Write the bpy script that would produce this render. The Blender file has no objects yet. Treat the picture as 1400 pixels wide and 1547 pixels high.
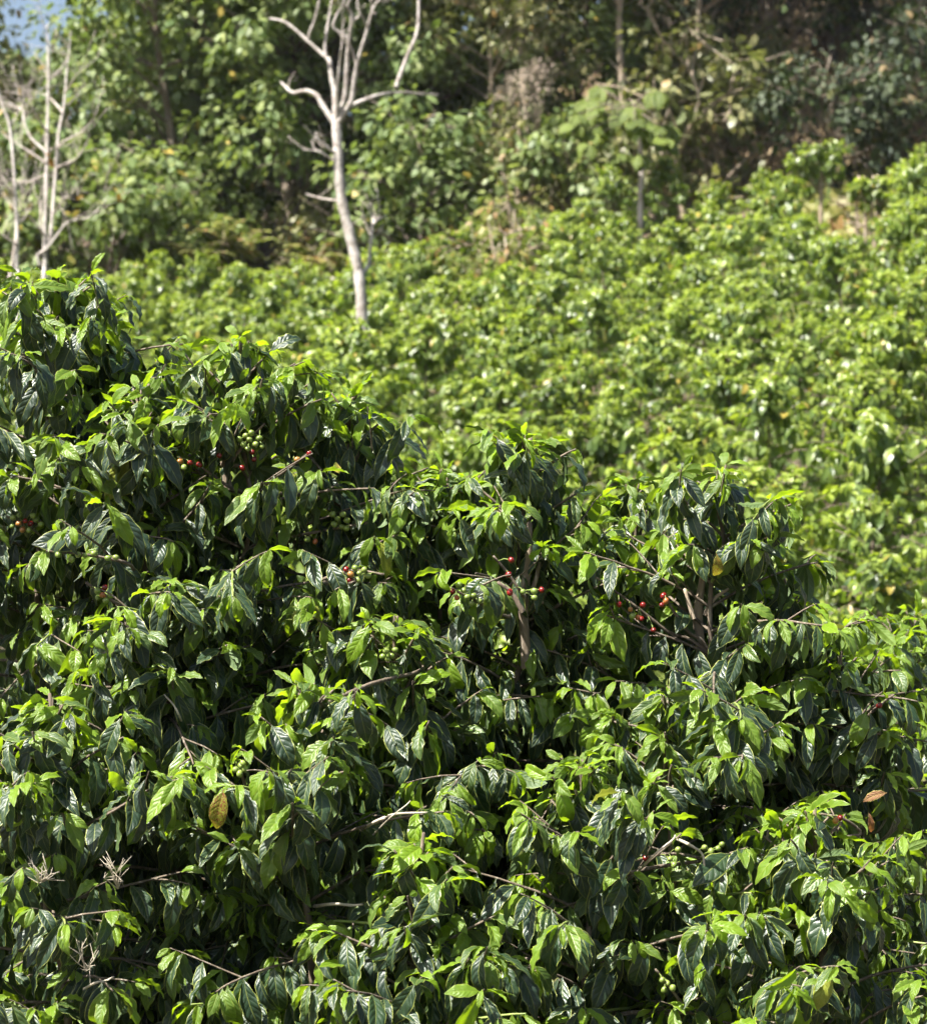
import bpy, math
import numpy as np
from mathutils import Matrix, Vector

# ------------------------------------------------------------------ camera, sky, sun, exposure
S = bpy.context.scene
CAMZ = 1.6
HX = 0.1833                      # tan of half the horizontal field of view
cam_d = bpy.data.cameras.new('camera')
cam = bpy.data.objects.new('camera', cam_d)
S.collection.objects.link(cam)
cam.location = (0, 0, CAMZ)
cam.rotation_euler = (math.radians(90), 0, 0)
cam_d.sensor_fit = 'HORIZONTAL'
cam_d.sensor_width = 36
cam_d.lens = 18 / HX
cam_d.clip_start = 0.1
cam_d.clip_end = 2000
cam_d.dof.use_dof = True
cam_d.dof.focus_distance = 5.75
cam_d.dof.aperture_fstop = 8.0
S.camera = cam

SUN_EL, SUN_AZ = math.radians(57), math.radians(57)   # azimuth measured from straight behind the camera, towards the left
sdir = Vector((-math.sin(SUN_AZ) * math.cos(SUN_EL), -math.cos(SUN_AZ) * math.cos(SUN_EL), math.sin(SUN_EL)))
W = bpy.data.worlds.new('World')
S.world = W
W.use_nodes = True
wn = W.node_tree
sky = wn.nodes.new('ShaderNodeTexSky')
sky.sky_type = 'NISHITA'
sky.sun_disc = False
sky.sun_elevation = SUN_EL
sky.sun_rotation = math.atan2(sdir.x, sdir.y)
sky.dust_density = 3.0
bg = wn.nodes['Background']
bg.inputs['Strength'].default_value = 0.05
wn.links.new(sky.outputs[0], bg.inputs[0])
sun_d = bpy.data.lights.new('sun', 'SUN')
sun_d.energy = 5.0
sun_d.angle = math.radians(0.53)
sun_d.color = (1.0, 0.955, 0.88)
sun = bpy.data.objects.new('sun', sun_d)
S.collection.objects.link(sun)
sun.rotation_euler = sdir.to_track_quat('Z', 'Y').to_euler()
sun.location = (-30, -20, 40)
S.view_settings.view_transform = 'Standard'
S.view_settings.look = 'None'
S.view_settings.gamma = 1.0
S.view_settings.exposure = 1.88
S.view_settings.use_curve_mapping = False
S.cycles.use_denoising = True
S.cycles.use_light_tree = False
S.cycles.max_bounces = 4
S.cycles.diffuse_bounces = 2
S.cycles.glossy_bounces = 2
S.cycles.transmission_bounces = 3
S.cycles.adaptive_threshold = 0.03
S.cycles.sample_clamp_indirect = 6.0

# ------------------------------------------------------------------ helpers
C = S.collection
PXK = HX / 700.0


def P(px, py, d):
    """a point seen at photo pixel (px, py) standing d metres away"""
    return np.array(((px - 700) * PXK * d, d, CAMZ + (773.5 - py) * PXK * d))


def mesh_np(name, V, Q, mat, luv=None, smooth=True):
    V = np.asarray(V, np.float32)
    Q = np.asarray(Q, np.int32)
    me = bpy.data.meshes.new(name)
    me.vertices.add(len(V))
    me.vertices.foreach_set('co', V.ravel())
    me.loops.add(len(Q) * 4)
    me.loops.foreach_set('vertex_index', Q.ravel())
    me.polygons.add(len(Q))
    me.polygons.foreach_set('loop_start', np.arange(0, len(Q) * 4, 4, dtype=np.int32))
    if luv is not None:
        a = me.attributes.new('luv', 'FLOAT_VECTOR', 'POINT')
        a.data.foreach_set('vector', np.asarray(luv, np.float32).ravel())
    me.update(calc_edges=True)
    if smooth:
        me.polygons.foreach_set('use_smooth', np.ones(len(Q), bool))
    me.materials.append(mat)
    return me


def link(name, data, parent=None, **props):
    o = bpy.data.objects.new(name, data)
    C.objects.link(o)
    if parent is not None:
        o.parent = parent
    for k, v in props.items():
        o[k] = v
    return o


def thing(name, loc, label, cat, group=None):
    o = bpy.data.objects.new(name, None)
    o.empty_display_size = 0.1
    C.objects.link(o)
    o.location = loc
    o['label'] = label
    o['category'] = cat
    if group:
        o['group'] = group
    return o


class Tubes:
    def __init__(self):
        self.V, self.Q, self.n = [], [], 0

    def add(self, pts, rad, sides=6):
        pts = np.asarray(pts, float)
        n = len(pts)
        rad = np.broadcast_to(np.asarray(rad, float), (n,))
        tan = np.gradient(pts, axis=0)
        tan /= np.linalg.norm(tan, axis=1)[:, None] + 1e-9
        ref = np.array((0.31, 0.95, 0.05)) if abs(tan[0][1]) < 0.8 else np.array((0.95, 0.05, 0.31))
        a = np.cross(tan, ref)
        a /= np.linalg.norm(a, axis=1)[:, None] + 1e-9
        b = np.cross(tan, a)
        th = np.arange(sides) * 2 * np.pi / sides
        ring = pts[:, None, :] + rad[:, None, None] * (np.cos(th)[None, :, None] * a[:, None, :] + np.sin(th)[None, :, None] * b[:, None, :])
        self.V.append(ring.reshape(-1, 3))
        i = np.arange(n - 1)[:, None] * sides
        j = np.arange(sides)[None, :]
        j2 = (j + 1) % sides
        q = np.stack((i + j, i + j2, i + sides + j2, i + sides + j), -1).reshape(-1, 4) + self.n
        self.Q.append(q)
        self.n += n * sides
        # closed end
        self.V.append((pts[-1] + tan[-1] * rad[-1] * 0.6)[None])
        last = self.n - sides
        c = self.n
        self.Q.append(np.array([[last + k, last + (k + 1) % sides, c, c] for k in range(sides)]) if False else
                      np.array([[last + k, last + (k + 1) % sides, last + (k + 2) % sides, c] for k in range(0, sides - 1, 2)]))
        self.n += 1

    def mesh(self, name, mat, origin=(0, 0, 0)):
        return mesh_np(name, np.concatenate(self.V) - np.asarray(origin), np.concatenate(self.Q), mat)


def norm(v):
    v = np.asarray(v, float)
    return v / (np.linalg.norm(v) + 1e-9)


def smooth_path(pts, n=4):
    """Catmull-Rom through pts"""
    pts = np.asarray(pts, float)
    if len(pts) < 3:
        return pts
    ext = np.vstack((2 * pts[0] - pts[1], pts, 2 * pts[-1] - pts[-2]))
    out = []
    for i in range(1, len(ext) - 2):
        p0, p1, p2, p3 = ext[i - 1], ext[i], ext[i + 1], ext[i + 2]
        for k in range(n):
            t = k / n
            out.append(0.5 * ((2 * p1) + (-p0 + p2) * t + (2 * p0 - 5 * p1 + 4 * p2 - p3) * t * t + (-p0 + 3 * p1 - 3 * p2 + p3) * t ** 3))
    out.append(pts[-1])
    return np.array(out)


# ------------------------------------------------------------------ materials
def new_mat(name):
    m = bpy.data.materials.new(name)
    m.use_nodes = True
    nt = m.node_tree
    nt.nodes.clear()
    return m, nt, nt.nodes, nt.links


def math_node(nt, op, a, b=None, c=None, clamp=False):
    n = nt.nodes.new('ShaderNodeMath')
    n.operation = op
    n.use_clamp = clamp
    for i, v in enumerate((a, b, c)):
        if v is None:
            continue
        if isinstance(v, (int, float)):
            n.inputs[i].default_value = v
        else:
            nt.links.new(v, n.inputs[i])
    return n.outputs[0]


def mix_col(nt, fac, a, b):
    n = nt.nodes.new('ShaderNodeMix')
    n.data_type = 'RGBA'
    for sock, v in ((n.inputs['Factor'], fac), (n.inputs['A'], a), (n.inputs['B'], b)):
        if isinstance(v, (int, float)):
            sock.default_value = v
        elif isinstance(v, tuple):
            sock.default_value = v + (1.0,) if len(v) == 3 else v
        else:
            nt.links.new(v, sock)
    return n.outputs['Result']


def maprange(nt, v, a, b, c=0.0, d=1.0):
    n = nt.nodes.new('ShaderNodeMapRange')
    nt.links.new(v, n.inputs['Value'])
    for k, x in zip(('From Min', 'From Max', 'To Min', 'To Max'), (a, b, c, d)):
        n.inputs[k].default_value = x
    return n.outputs['Result']


def leaf_material(name, dark, mid, young, trans, trans_young, rough=0.34, tf=(0.16, 0.42), veins=8.0, bump=0.6, fine=True, accent=None, blotch=None, tone=0.0, spec=0.5,
                  bumpdist=0.004):
    m, nt, N, L = new_mat(name)
    at = N.new('ShaderNodeAttribute')
    at.attribute_name = 'luv'
    sep = N.new('ShaderNodeSeparateXYZ')
    L.new(at.outputs['Vector'], sep.inputs[0])
    u, v, age = sep.outputs
    oi = N.new('ShaderNodeObjectInfo')
    ge = N.new('ShaderNodeNewGeometry')
    r = math_node(nt, 'FRACT', math_node(nt, 'ADD', math_node(nt, 'MULTIPLY', oi.outputs['Random'], 7.31), ge.outputs['Random Per Island']))
    r2 = math_node(nt, 'FRACT', math_node(nt, 'MULTIPLY', r, 17.7))
    col = mix_col(nt, r, dark, mid)
    col = mix_col(nt, age, col, mix_col(nt, math_node(nt, 'MULTIPLY', r2, 0.75), young, tuple(y_ * 0.4 + m_ * 0.6 for y_, m_ in zip(young, mid))) if fine else young)
    tcol = mix_col(nt, age, trans, trans_young)
    if accent:
        acc = math_node(nt, 'GREATER_THAN', r2, accent[1])
        col = mix_col(nt, acc, col, accent[0])
        tcol = mix_col(nt, acc, tcol, accent[0])
    if tone:                      # bushes differ: some are darker and older, some yellower
        tn = math_node(nt, 'MULTIPLY', math_node(nt, 'POWER', oi.outputs['Random'], 2.0), tone)
        col = mix_col(nt, tn, col, dark)
        tcol = mix_col(nt, tn, tcol, mid)
    av = math_node(nt, 'ABSOLUTE', v)
    nrm = None
    roughs = rough
    if fine:
        nz = N.new('ShaderNodeTexNoise')
        nz.inputs['Scale'].default_value = 38
        nz.inputs['Detail'].default_value = 4
        nf = maprange(nt, nz.outputs['Fac'], 0.35, 0.7)
        col = mix_col(nt, math_node(nt, 'MULTIPLY', nf, 0.35), col, mid)
        # pale margin, pale midrib
        edge = maprange(nt, av, 0.9, 0.97)
        rib = maprange(nt, av, 0.05, 0.015)
        pale = math_node(nt, 'MAXIMUM', math_node(nt, 'MULTIPLY', edge, 0.75), math_node(nt, 'MULTIPLY', rib, 0.4))
        col = mix_col(nt, pale, col, (0.33, 0.36, 0.07))
        # veins
        w = math_node(nt, 'SUBTRACT', math_node(nt, 'MULTIPLY', u, veins), math_node(nt, 'MULTIPLY', math_node(nt, 'POWER', av, 1.4), 1.6))
        h = math_node(nt, 'POWER', math_node(nt, 'ABSOLUTE', math_node(nt, 'SINE', math_node(nt, 'MULTIPLY', w, math.pi))), 0.7)
        h = math_node(nt, 'MULTIPLY', h, maprange(nt, av, 1.0, 0.75))
        h = math_node(nt, 'MULTIPLY', h, maprange(nt, av, 0.02, 0.2))
        h = math_node(nt, 'ADD', h, math_node(nt, 'MULTIPLY', nz.outputs['Fac'], 0.45))
        bp = N.new('ShaderNodeBump')
        bp.inputs['Strength'].default_value = bump
        bp.inputs['Distance'].default_value = bumpdist
        L.new(h, bp.inputs['Height'])
        nrm = bp.outputs[0]
        # thin vein lines a little paler
        vl = math_node(nt, 'MULTIPLY', maprange(nt, h, 0.35, 0.2), 0.12)
        col = mix_col(nt, vl, col, (0.2, 0.24, 0.06))
        roughs = math_node(nt, 'ADD', math_node(nt, 'MULTIPLY', nz.outputs['Fac'], 0.16), math_node(nt, 'ADD', math_node(nt, 'MULTIPLY', r2, 0.12), rough - 0.13))
    if blotch:
        nb = N.new('ShaderNodeTexNoise')
        nb.inputs['Scale'].default_value = 22
        nb.inputs['Detail'].default_value = 6
        bm = maprange(nt, nb.outputs['Fac'], blotch[1], blotch[1] + 0.06)
        col = mix_col(nt, bm, col, blotch[0])
        tcol = mix_col(nt, bm, tcol, blotch[0])
    # the underside of a leaf is paler and matt
    under = ge.outputs['Backfacing']
    col = mix_col(nt, math_node(nt, 'MULTIPLY', under, 0.5), col, (0.10, 0.16, 0.045))
    pr = N.new('ShaderNodeBsdfPrincipled')
    L.new(col, pr.inputs['Base Color'])
    if isinstance(roughs, float):
        ro = math_node(nt, 'ADD', math_node(nt, 'MULTIPLY', under, 0.25), roughs)
    else:
        ro = math_node(nt, 'ADD', math_node(nt, 'MULTIPLY', under, 0.25), roughs)
    L.new(ro, pr.inputs['Roughness'])
    pr.inputs['Specular IOR Level'].default_value = spec
    pr.inputs['IOR'].default_value = 1.45
    if nrm:
        L.new(nrm, pr.inputs['Normal'])
    tr = N.new('ShaderNodeBsdfTranslucent')
    L.new(tcol, tr.inputs['Color'])
    mx = N.new('ShaderNodeMixShader')
    L.new(maprange(nt, age, 0, 1, tf[0], tf[1]), mx.inputs['Fac'])
    L.new(pr.outputs[0], mx.inputs[1])
    L.new(tr.outputs[0], mx.inputs[2])
    out = N.new('ShaderNodeOutputMaterial')
    L.new(mx.outputs[0], out.inputs['Surface'])
    return m


def bark_material(name, c1, c2, c3, scale=9.0, stretch=0.3, rough=0.85, bump=0.6, dist=0.01):
    m, nt, N, L = new_mat(name)
    tc = N.new('ShaderNodeTexCoord')
    mp = N.new('ShaderNodeMapping')
    mp.inputs['Scale'].default_value = (1, 1, stretch)
    L.new(tc.outputs['Object'], mp.inputs[0])
    n1 = N.new('ShaderNodeTexNoise')
    n1.inputs['Scale'].default_value = scale
    n1.inputs['Detail'].default_value = 6
    n1.inputs['Roughness'].default_value = 0.65
    L.new(mp.outputs[0], n1.inputs['Vector'])
    n2 = N.new('ShaderNodeTexNoise')
    n2.inputs['Scale'].default_value = scale * 3.7
    n2.inputs['Detail'].default_value = 5
    L.new(mp.outputs[0], n2.inputs['Vector'])
    col = mix_col(nt, maprange(nt, n1.outputs['Fac'], 0.38, 0.62), c1, c2)
    col = mix_col(nt, maprange(nt, n2.outputs['Fac'], 0.55, 0.68), col, c3)
    pr = N.new('ShaderNodeBsdfPrincipled')
    L.new(col, pr.inputs['Base Color'])
    pr.inputs['Roughness'].default_value = rough
    bp = N.new('ShaderNodeBump')
    bp.inputs['Strength'].default_value = bump
    bp.inputs['Distance'].default_value = dist
    L.new(n2.outputs['Fac'], bp.inputs['Height'])
    L.new(bp.outputs[0], pr.inputs['Normal'])
    out = N.new('ShaderNodeOutputMaterial')
    L.new(pr.outputs[0], out.inputs['Surface'])
    return m


def skin_material(name, c1, c2, rough=0.25):
    m, nt, N, L = new_mat(name)
    tc = N.new('ShaderNodeTexCoord')
    oi = N.new('ShaderNodeObjectInfo')
    n1 = N.new('ShaderNodeTexNoise')
    n1.inputs['Scale'].default_value = 90
    L.new(tc.outputs['Object'], n1.inputs['Vector'])
    f = math_node(nt, 'ADD', math_node(nt, 'MULTIPLY', n1.outputs['Fac'], 0.6), math_node(nt, 'MULTIPLY', oi.outputs['Random'], 0.6), clamp=True)
    pr = N.new('ShaderNodeBsdfPrincipled')
    L.new(mix_col(nt, f, c1, c2), pr.inputs['Base Color'])
    pr.inputs['Roughness'].default_value = rough
    out = N.new('ShaderNodeOutputMaterial')
    L.new(pr.outputs[0], out.inputs['Surface'])
    return m


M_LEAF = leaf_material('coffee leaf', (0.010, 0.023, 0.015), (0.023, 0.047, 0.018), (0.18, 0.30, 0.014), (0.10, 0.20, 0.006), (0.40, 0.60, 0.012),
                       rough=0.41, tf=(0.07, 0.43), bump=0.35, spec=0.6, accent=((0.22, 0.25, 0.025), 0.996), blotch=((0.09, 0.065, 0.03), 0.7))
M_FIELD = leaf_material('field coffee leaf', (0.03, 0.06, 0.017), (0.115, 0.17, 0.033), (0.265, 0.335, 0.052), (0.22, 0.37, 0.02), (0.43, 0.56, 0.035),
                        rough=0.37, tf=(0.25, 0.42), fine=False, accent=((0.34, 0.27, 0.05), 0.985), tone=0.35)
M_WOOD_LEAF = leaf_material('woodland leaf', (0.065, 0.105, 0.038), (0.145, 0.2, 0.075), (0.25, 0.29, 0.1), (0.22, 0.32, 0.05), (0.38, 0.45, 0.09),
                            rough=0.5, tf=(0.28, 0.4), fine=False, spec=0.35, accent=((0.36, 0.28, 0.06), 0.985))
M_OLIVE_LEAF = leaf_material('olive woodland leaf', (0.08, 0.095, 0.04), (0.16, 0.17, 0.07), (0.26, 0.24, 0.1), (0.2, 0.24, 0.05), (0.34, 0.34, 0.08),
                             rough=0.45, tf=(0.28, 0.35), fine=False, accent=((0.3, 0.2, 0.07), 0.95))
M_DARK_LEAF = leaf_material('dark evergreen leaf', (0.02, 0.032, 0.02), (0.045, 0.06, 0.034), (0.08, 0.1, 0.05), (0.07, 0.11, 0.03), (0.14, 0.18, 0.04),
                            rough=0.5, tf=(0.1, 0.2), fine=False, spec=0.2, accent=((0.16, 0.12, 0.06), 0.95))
M_BIG_LEAF = leaf_material('large rounded leaf', (0.055, 0.085, 0.016), (0.115, 0.155, 0.026), (0.2, 0.25, 0.05), (0.17, 0.25, 0.02), (0.3, 0.42, 0.05),
                           rough=0.55, tf=(0.22, 0.4), bumpdist=0.01, spec=0.3)
M_DRY_LEAF = leaf_material('dry leaf', (0.16, 0.10, 0.05), (0.26, 0.18, 0.09), (0.33, 0.26, 0.14), (0.2, 0.12, 0.04), (0.3, 0.2, 0.08), rough=0.7,
                           tf=(0.2, 0.3), fine=False)
M_FERN = leaf_material('fern leaf', (0.09, 0.12, 0.03), (0.18, 0.2, 0.05), (0.3, 0.27, 0.08), (0.2, 0.28, 0.04), (0.35, 0.4, 0.08), rough=0.5,
                       tf=(0.3, 0.4), fine=False, accent=((0.25, 0.16, 0.06), 0.8))
M_RUSTY = leaf_material('yellowed coffee leaf', (0.10, 0.15, 0.02), (0.16, 0.2, 0.03), (0.24, 0.27, 0.03), (0.3, 0.34, 0.02), (0.35, 0.36, 0.02), rough=0.42, bump=0.3,
                        blotch=((0.17, 0.03, 0.018), 0.49))
M_BROWN = leaf_material('withered coffee leaf', (0.11, 0.055, 0.025), (0.2, 0.105, 0.045), (0.25, 0.08, 0.03), (0.3, 0.14, 0.03), (0.3, 0.1, 0.03), rough=0.6)
M_FLUFF = leaf_material('grey seed head', (0.22, 0.17, 0.13), (0.34, 0.28, 0.23), (0.4, 0.34, 0.28), (0.3, 0.25, 0.2), (0.3, 0.25, 0.2), rough=0.8,
                        tf=(0.3, 0.3), fine=False, spec=0.1)
M_TWIG = bark_material('coffee twig bark', (0.06, 0.045, 0.03), (0.13, 0.10, 0.07), (0.22, 0.19, 0.15), scale=40, bump=0.5, dist=0.003)
M_GREENTWIG = bark_material('green shoot', (0.13, 0.19, 0.04), (0.2, 0.26, 0.06), (0.17, 0.14, 0.07), scale=40, rough=0.5, bump=0.2, dist=0.002)
M_STEM = bark_material('coffee stem bark', (0.08, 0.06, 0.042), (0.17, 0.13, 0.09), (0.25, 0.21, 0.16), scale=22, bump=0.8, dist=0.006)
M_DRYTWIG = bark_material('dry pale twig', (0.36, 0.31, 0.23), (0.48, 0.43, 0.34), (0.3, 0.27, 0.2), scale=30, bump=0.4, dist=0.003)
M_PALE = bark_material('pale smooth bark', (0.22, 0.19, 0.165), (0.52, 0.48, 0.44), (0.17, 0.145, 0.12), scale=9, stretch=0.9, bump=0.8, dist=0.01)
M_PALE3 = bark_material('white bark', (0.42, 0.38, 0.34), (0.6, 0.56, 0.52), (0.28, 0.24, 0.21), scale=8, stretch=0.8, bump=0.5, dist=0.01)
M_PALE2 = bark_material('grey branch bark', (0.3, 0.255, 0.22), (0.44, 0.39, 0.35), (0.19, 0.155, 0.13), scale=5, stretch=0.6, bump=0.5, dist=0.01)
M_BARK = bark_material('brown bark', (0.08, 0.06, 0.045), (0.17, 0.135, 0.1), (0.26, 0.22, 0.18), scale=4, bump=0.9, dist=0.03)
M_TAN = bark_material('tan bark', (0.26, 0.2, 0.14), (0.38, 0.31, 0.23), (0.45, 0.4, 0.33), scale=4, bump=0.7, dist=0.02)
M_RED = skin_material('ripe cherry skin', (0.2, 0.007, 0.006), (0.1, 0.01, 0.008))
M_GREEN = skin_material('green cherry skin', (0.09, 0.15, 0.02), (0.2, 0.25, 0.06), 0.32)
M_TURN = skin_material('turning cherry skin', (0.3, 0.2, 0.05), (0.3, 0.06, 0.02), 0.3)


def ground_material():
    m, nt, N, L = new_mat('field soil')
    tc = N.new('ShaderNodeTexCoord')
    n1 = N.new('ShaderNodeTexNoise')
    n1.inputs['Scale'].default_value = 0.35
    n1.inputs['Detail'].default_value = 8
    n1.inputs['Roughness'].default_value = 0.7
    n2 = N.new('ShaderNodeTexNoise')
    n2.inputs['Scale'].default_value = 7
    n2.inputs['Detail'].default_value = 8
    n2.inputs['Roughness'].default_value = 0.75
    for n in (n1, n2):
        L.new(tc.outputs['Object'], n.inputs['Vector'])
    c = mix_col(nt, maprange(nt, n2.outputs['Fac'], 0.35, 0.65), (0.06, 0.042, 0.028), (0.15, 0.107, 0.066))
    c = mix_col(nt, maprange(nt, n1.outputs['Fac'], 0.5, 0.6), c, (0.10, 0.11, 0.04))
    pr = N.new('ShaderNodeBsdfPrincipled')
    L.new(c, pr.inputs['Base Color'])
    pr.inputs['Roughness'].default_value = 0.95
    bp = N.new('ShaderNodeBump')
    bp.inputs['Distance'].default_value = 0.08
    L.new(n2.outputs['Fac'], bp.inputs['Height'])
    L.new(bp.outputs[0], pr.inputs['Normal'])
    out = N.new('ShaderNodeOutputMaterial')
    L.new(pr.outputs[0], out.inputs['Surface'])
    return m


# ------------------------------------------------------------------ terrain
def ground_z(x, y):
    x = np.asarray(x, float)
    y = np.asarray(y, float)
    xs = np.where(x > -2.5, x, -2.5 + (x + 2.5) * 0.25)
    near = -0.35 + 0.03 * xs
    far = 4.45 + 0.19 * np.clip(xs, -40, 14)
    t = (y - 13.0) / 25.0
    s = np.clip(t, 0, 1)
    z = near + (far - near) * s
    z = np.where(y < 13, near * np.clip((y - 7.5) / 5.5, 0, 1), z)
    # beyond the field: a wooded bank, steeper towards +x, then the hill flattens out
    b = np.clip(y - 38, 0, 22)
    slope = 0.3 + 0.12 / (1 + np.exp(-(x - 1.5) / 2.0))
    z = z + b * slope
    b2 = np.clip(y - 60, 0, 30)
    z = z + b2 * 0.12 - np.clip(y - 120, 0, 400) * 0.02
    z = z + 0.06 * np.sin(x * 1.3 + y * 0.7) * np.cos(y * 1.1 - x * 0.4) * np.clip((y - 7) / 4, 0, 1)
    return z


xs = np.concatenate((np.linspace(-400, -45, 10), np.arange(-40, 40.5, 1.0), np.linspace(45, 400, 10)))
ys = np.concatenate((np.linspace(-150, -12, 6), np.arange(-8, 80, 1.0), np.linspace(85, 700, 16)))
GX, GY = np.meshgrid(xs, ys)
GV = np.stack((GX, GY, ground_z(GX, GY)), -1).reshape(-1, 3)
nx, ny = len(xs), len(ys)
ii = (np.arange(ny - 1)[:, None] * nx + np.arange(nx - 1)[None, :]).ravel()
link('ground', mesh_np('ground', GV, np.stack((ii, ii + 1, ii + nx + 1, ii + nx), -1), ground_material()), kind='structure')


# ------------------------------------------------------------------ leaf shapes
def leaf_template(rng, nu, nv, width=0.2, curl=(0.4, 1.2), fold=(0.1, 0.55), wave=0.012, age=0.0, tip=True, twist=0.25, veinwave=True):
    """a leaf of length 1 along +x, upper side +z; returns verts (nu+1)*(nv+1), quads, luv"""
    if tip:
        us = np.linspace(0, 1, nu + 1)
        us = us ** 0.95
    else:
        us = np.linspace(0, 1, nu + 1)
    vs = np.linspace(-1, 1, nv + 1)
    uu, vv = np.meshgrid(us, vs, indexing='ij')
    bl = np.clip((uu - 0.06) / 0.94, 0, 1)
    prof = np.sin(np.pi * bl ** 0.88) ** 0.8
    if tip:
        t = np.clip((bl - 0.72) / 0.28, 0, 1)
        prof = prof * (1 - 0.45 * t * t * (3 - 2 * t))
    w = width * prof + 0.008 * (uu < 0.99)
    kap = rng.uniform(*curl)
    ang = kap * uu ** 1.3
    du = 1.0 / 60
    g = np.linspace(0, 1, 61)
    cx = np.concatenate(([0], np.cumsum(np.cos(kap * ((g[1:] + g[:-1]) / 2) ** 1.3) * du)))
    cz = -np.concatenate(([0], np.cumsum(np.sin(kap * ((g[1:] + g[:-1]) / 2) ** 1.3) * du)))
    X = np.interp(uu, g, cx)
    Z = np.interp(uu, g, cz)
    fo = rng.uniform(*fold) * (1 - 0.5 * uu)
    tw = rng.uniform(-twist, twist) * uu
    off = np.abs(vv) * w * np.sin(fo)
    ph = rng.uniform(0, 6.28, 2)
    frq = rng.uniform(3.2, 4.6)
    wv = wave * (np.abs(vv) ** 1.6) * np.sin(2 * np.pi * frq * uu + np.where(vv > 0, ph[0], ph[1])) * np.clip(prof * 1.5, 0, 1)
    off = off + wv
    # edge rolls down a little
    off = off - 0.25 * w * np.clip(np.abs(vv) - 0.6, 0, 1) ** 2 * rng.uniform(0, 3)
    Y = vv * w * np.cos(fo)
    Yr = Y * np.cos(tw) - off * np.sin(tw)
    off = Y * np.sin(tw) + off * np.cos(tw)
    X = X + off * np.sin(ang)
    Z = Z + off * np.cos(ang)
    bend = rng.uniform(-0.08, 0.08)
    Yr = Yr + bend * uu ** 2
    V = np.stack((X, Yr, Z), -1).reshape(-1, 3)
    n1 = nv + 1
    i = (np.arange(nu)[:, None] * n1 + np.arange(nv)[None, :]).ravel()
    Q = np.stack((i, i + n1, i + n1 + 1, i + 1), -1)
    luv = np.stack((uu, vv, np.full_like(uu, age)), -1).reshape(-1, 3)
    return V, Q, luv


def frames(axis, normal):
    """rows -> (n,3,3) rotation with columns axis, side, normal"""
    a = axis / (np.linalg.norm(axis, axis=1)[:, None] + 1e-9)
    s = np.cross(normal, a)
    s /= np.linalg.norm(s, axis=1)[:, None] + 1e-9
    n = np.cross(a, s)
    return np.stack((a, s, n), -1)


class Leaves:
    """a list of leaves: position, rotation, scale, age, variant"""
    def __init__(self):
        self.p, self.a, self.n, self.s, self.g = [], [], [], [], []

    def add(self, p, a, n, s, age):
        self.p.append(p); self.a.append(a); self.n.append(n); self.s.append(s); self.g.append(age)

    def arrays(self):
        p = np.array(self.p)
        R = frames(np.array(self.a), np.array(self.n))
        return p, R, np.array(self.s), np.array(self.g)


def join_leaves(name, p, R, s, age, var, templates, mat, origin=(0, 0, 0)):
    Vs, Qs, Ls, n = [], [], [], 0
    for k, (V, Q, lu) in enumerate(templates):
        idx = np.where(var == k)[0]
        if not len(idx):
            continue
        VV = np.einsum('nij,vj->nvi', R[idx] * s[idx][:, None, None], V) + p[idx][:, None, :]
        m = len(V)
        QQ = Q[None] + (np.arange(len(idx)) * m)[:, None, None] + n
        LL = np.repeat(lu[None], len(idx), 0).copy()
        LL[:, :, 2] = age[idx][:, None]
        Vs.append(VV.reshape(-1, 3)); Qs.append(QQ.reshape(-1, 4)); Ls.append(LL.reshape(-1, 3))
        n += m * len(idx)
    return mesh_np(name, np.concatenate(Vs) - np.asarray(origin), np.concatenate(Qs), mat, np.concatenate(Ls))


# ------------------------------------------------------------------ coffee bush growth
UP = np.array((0, 0, 1.0))


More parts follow.
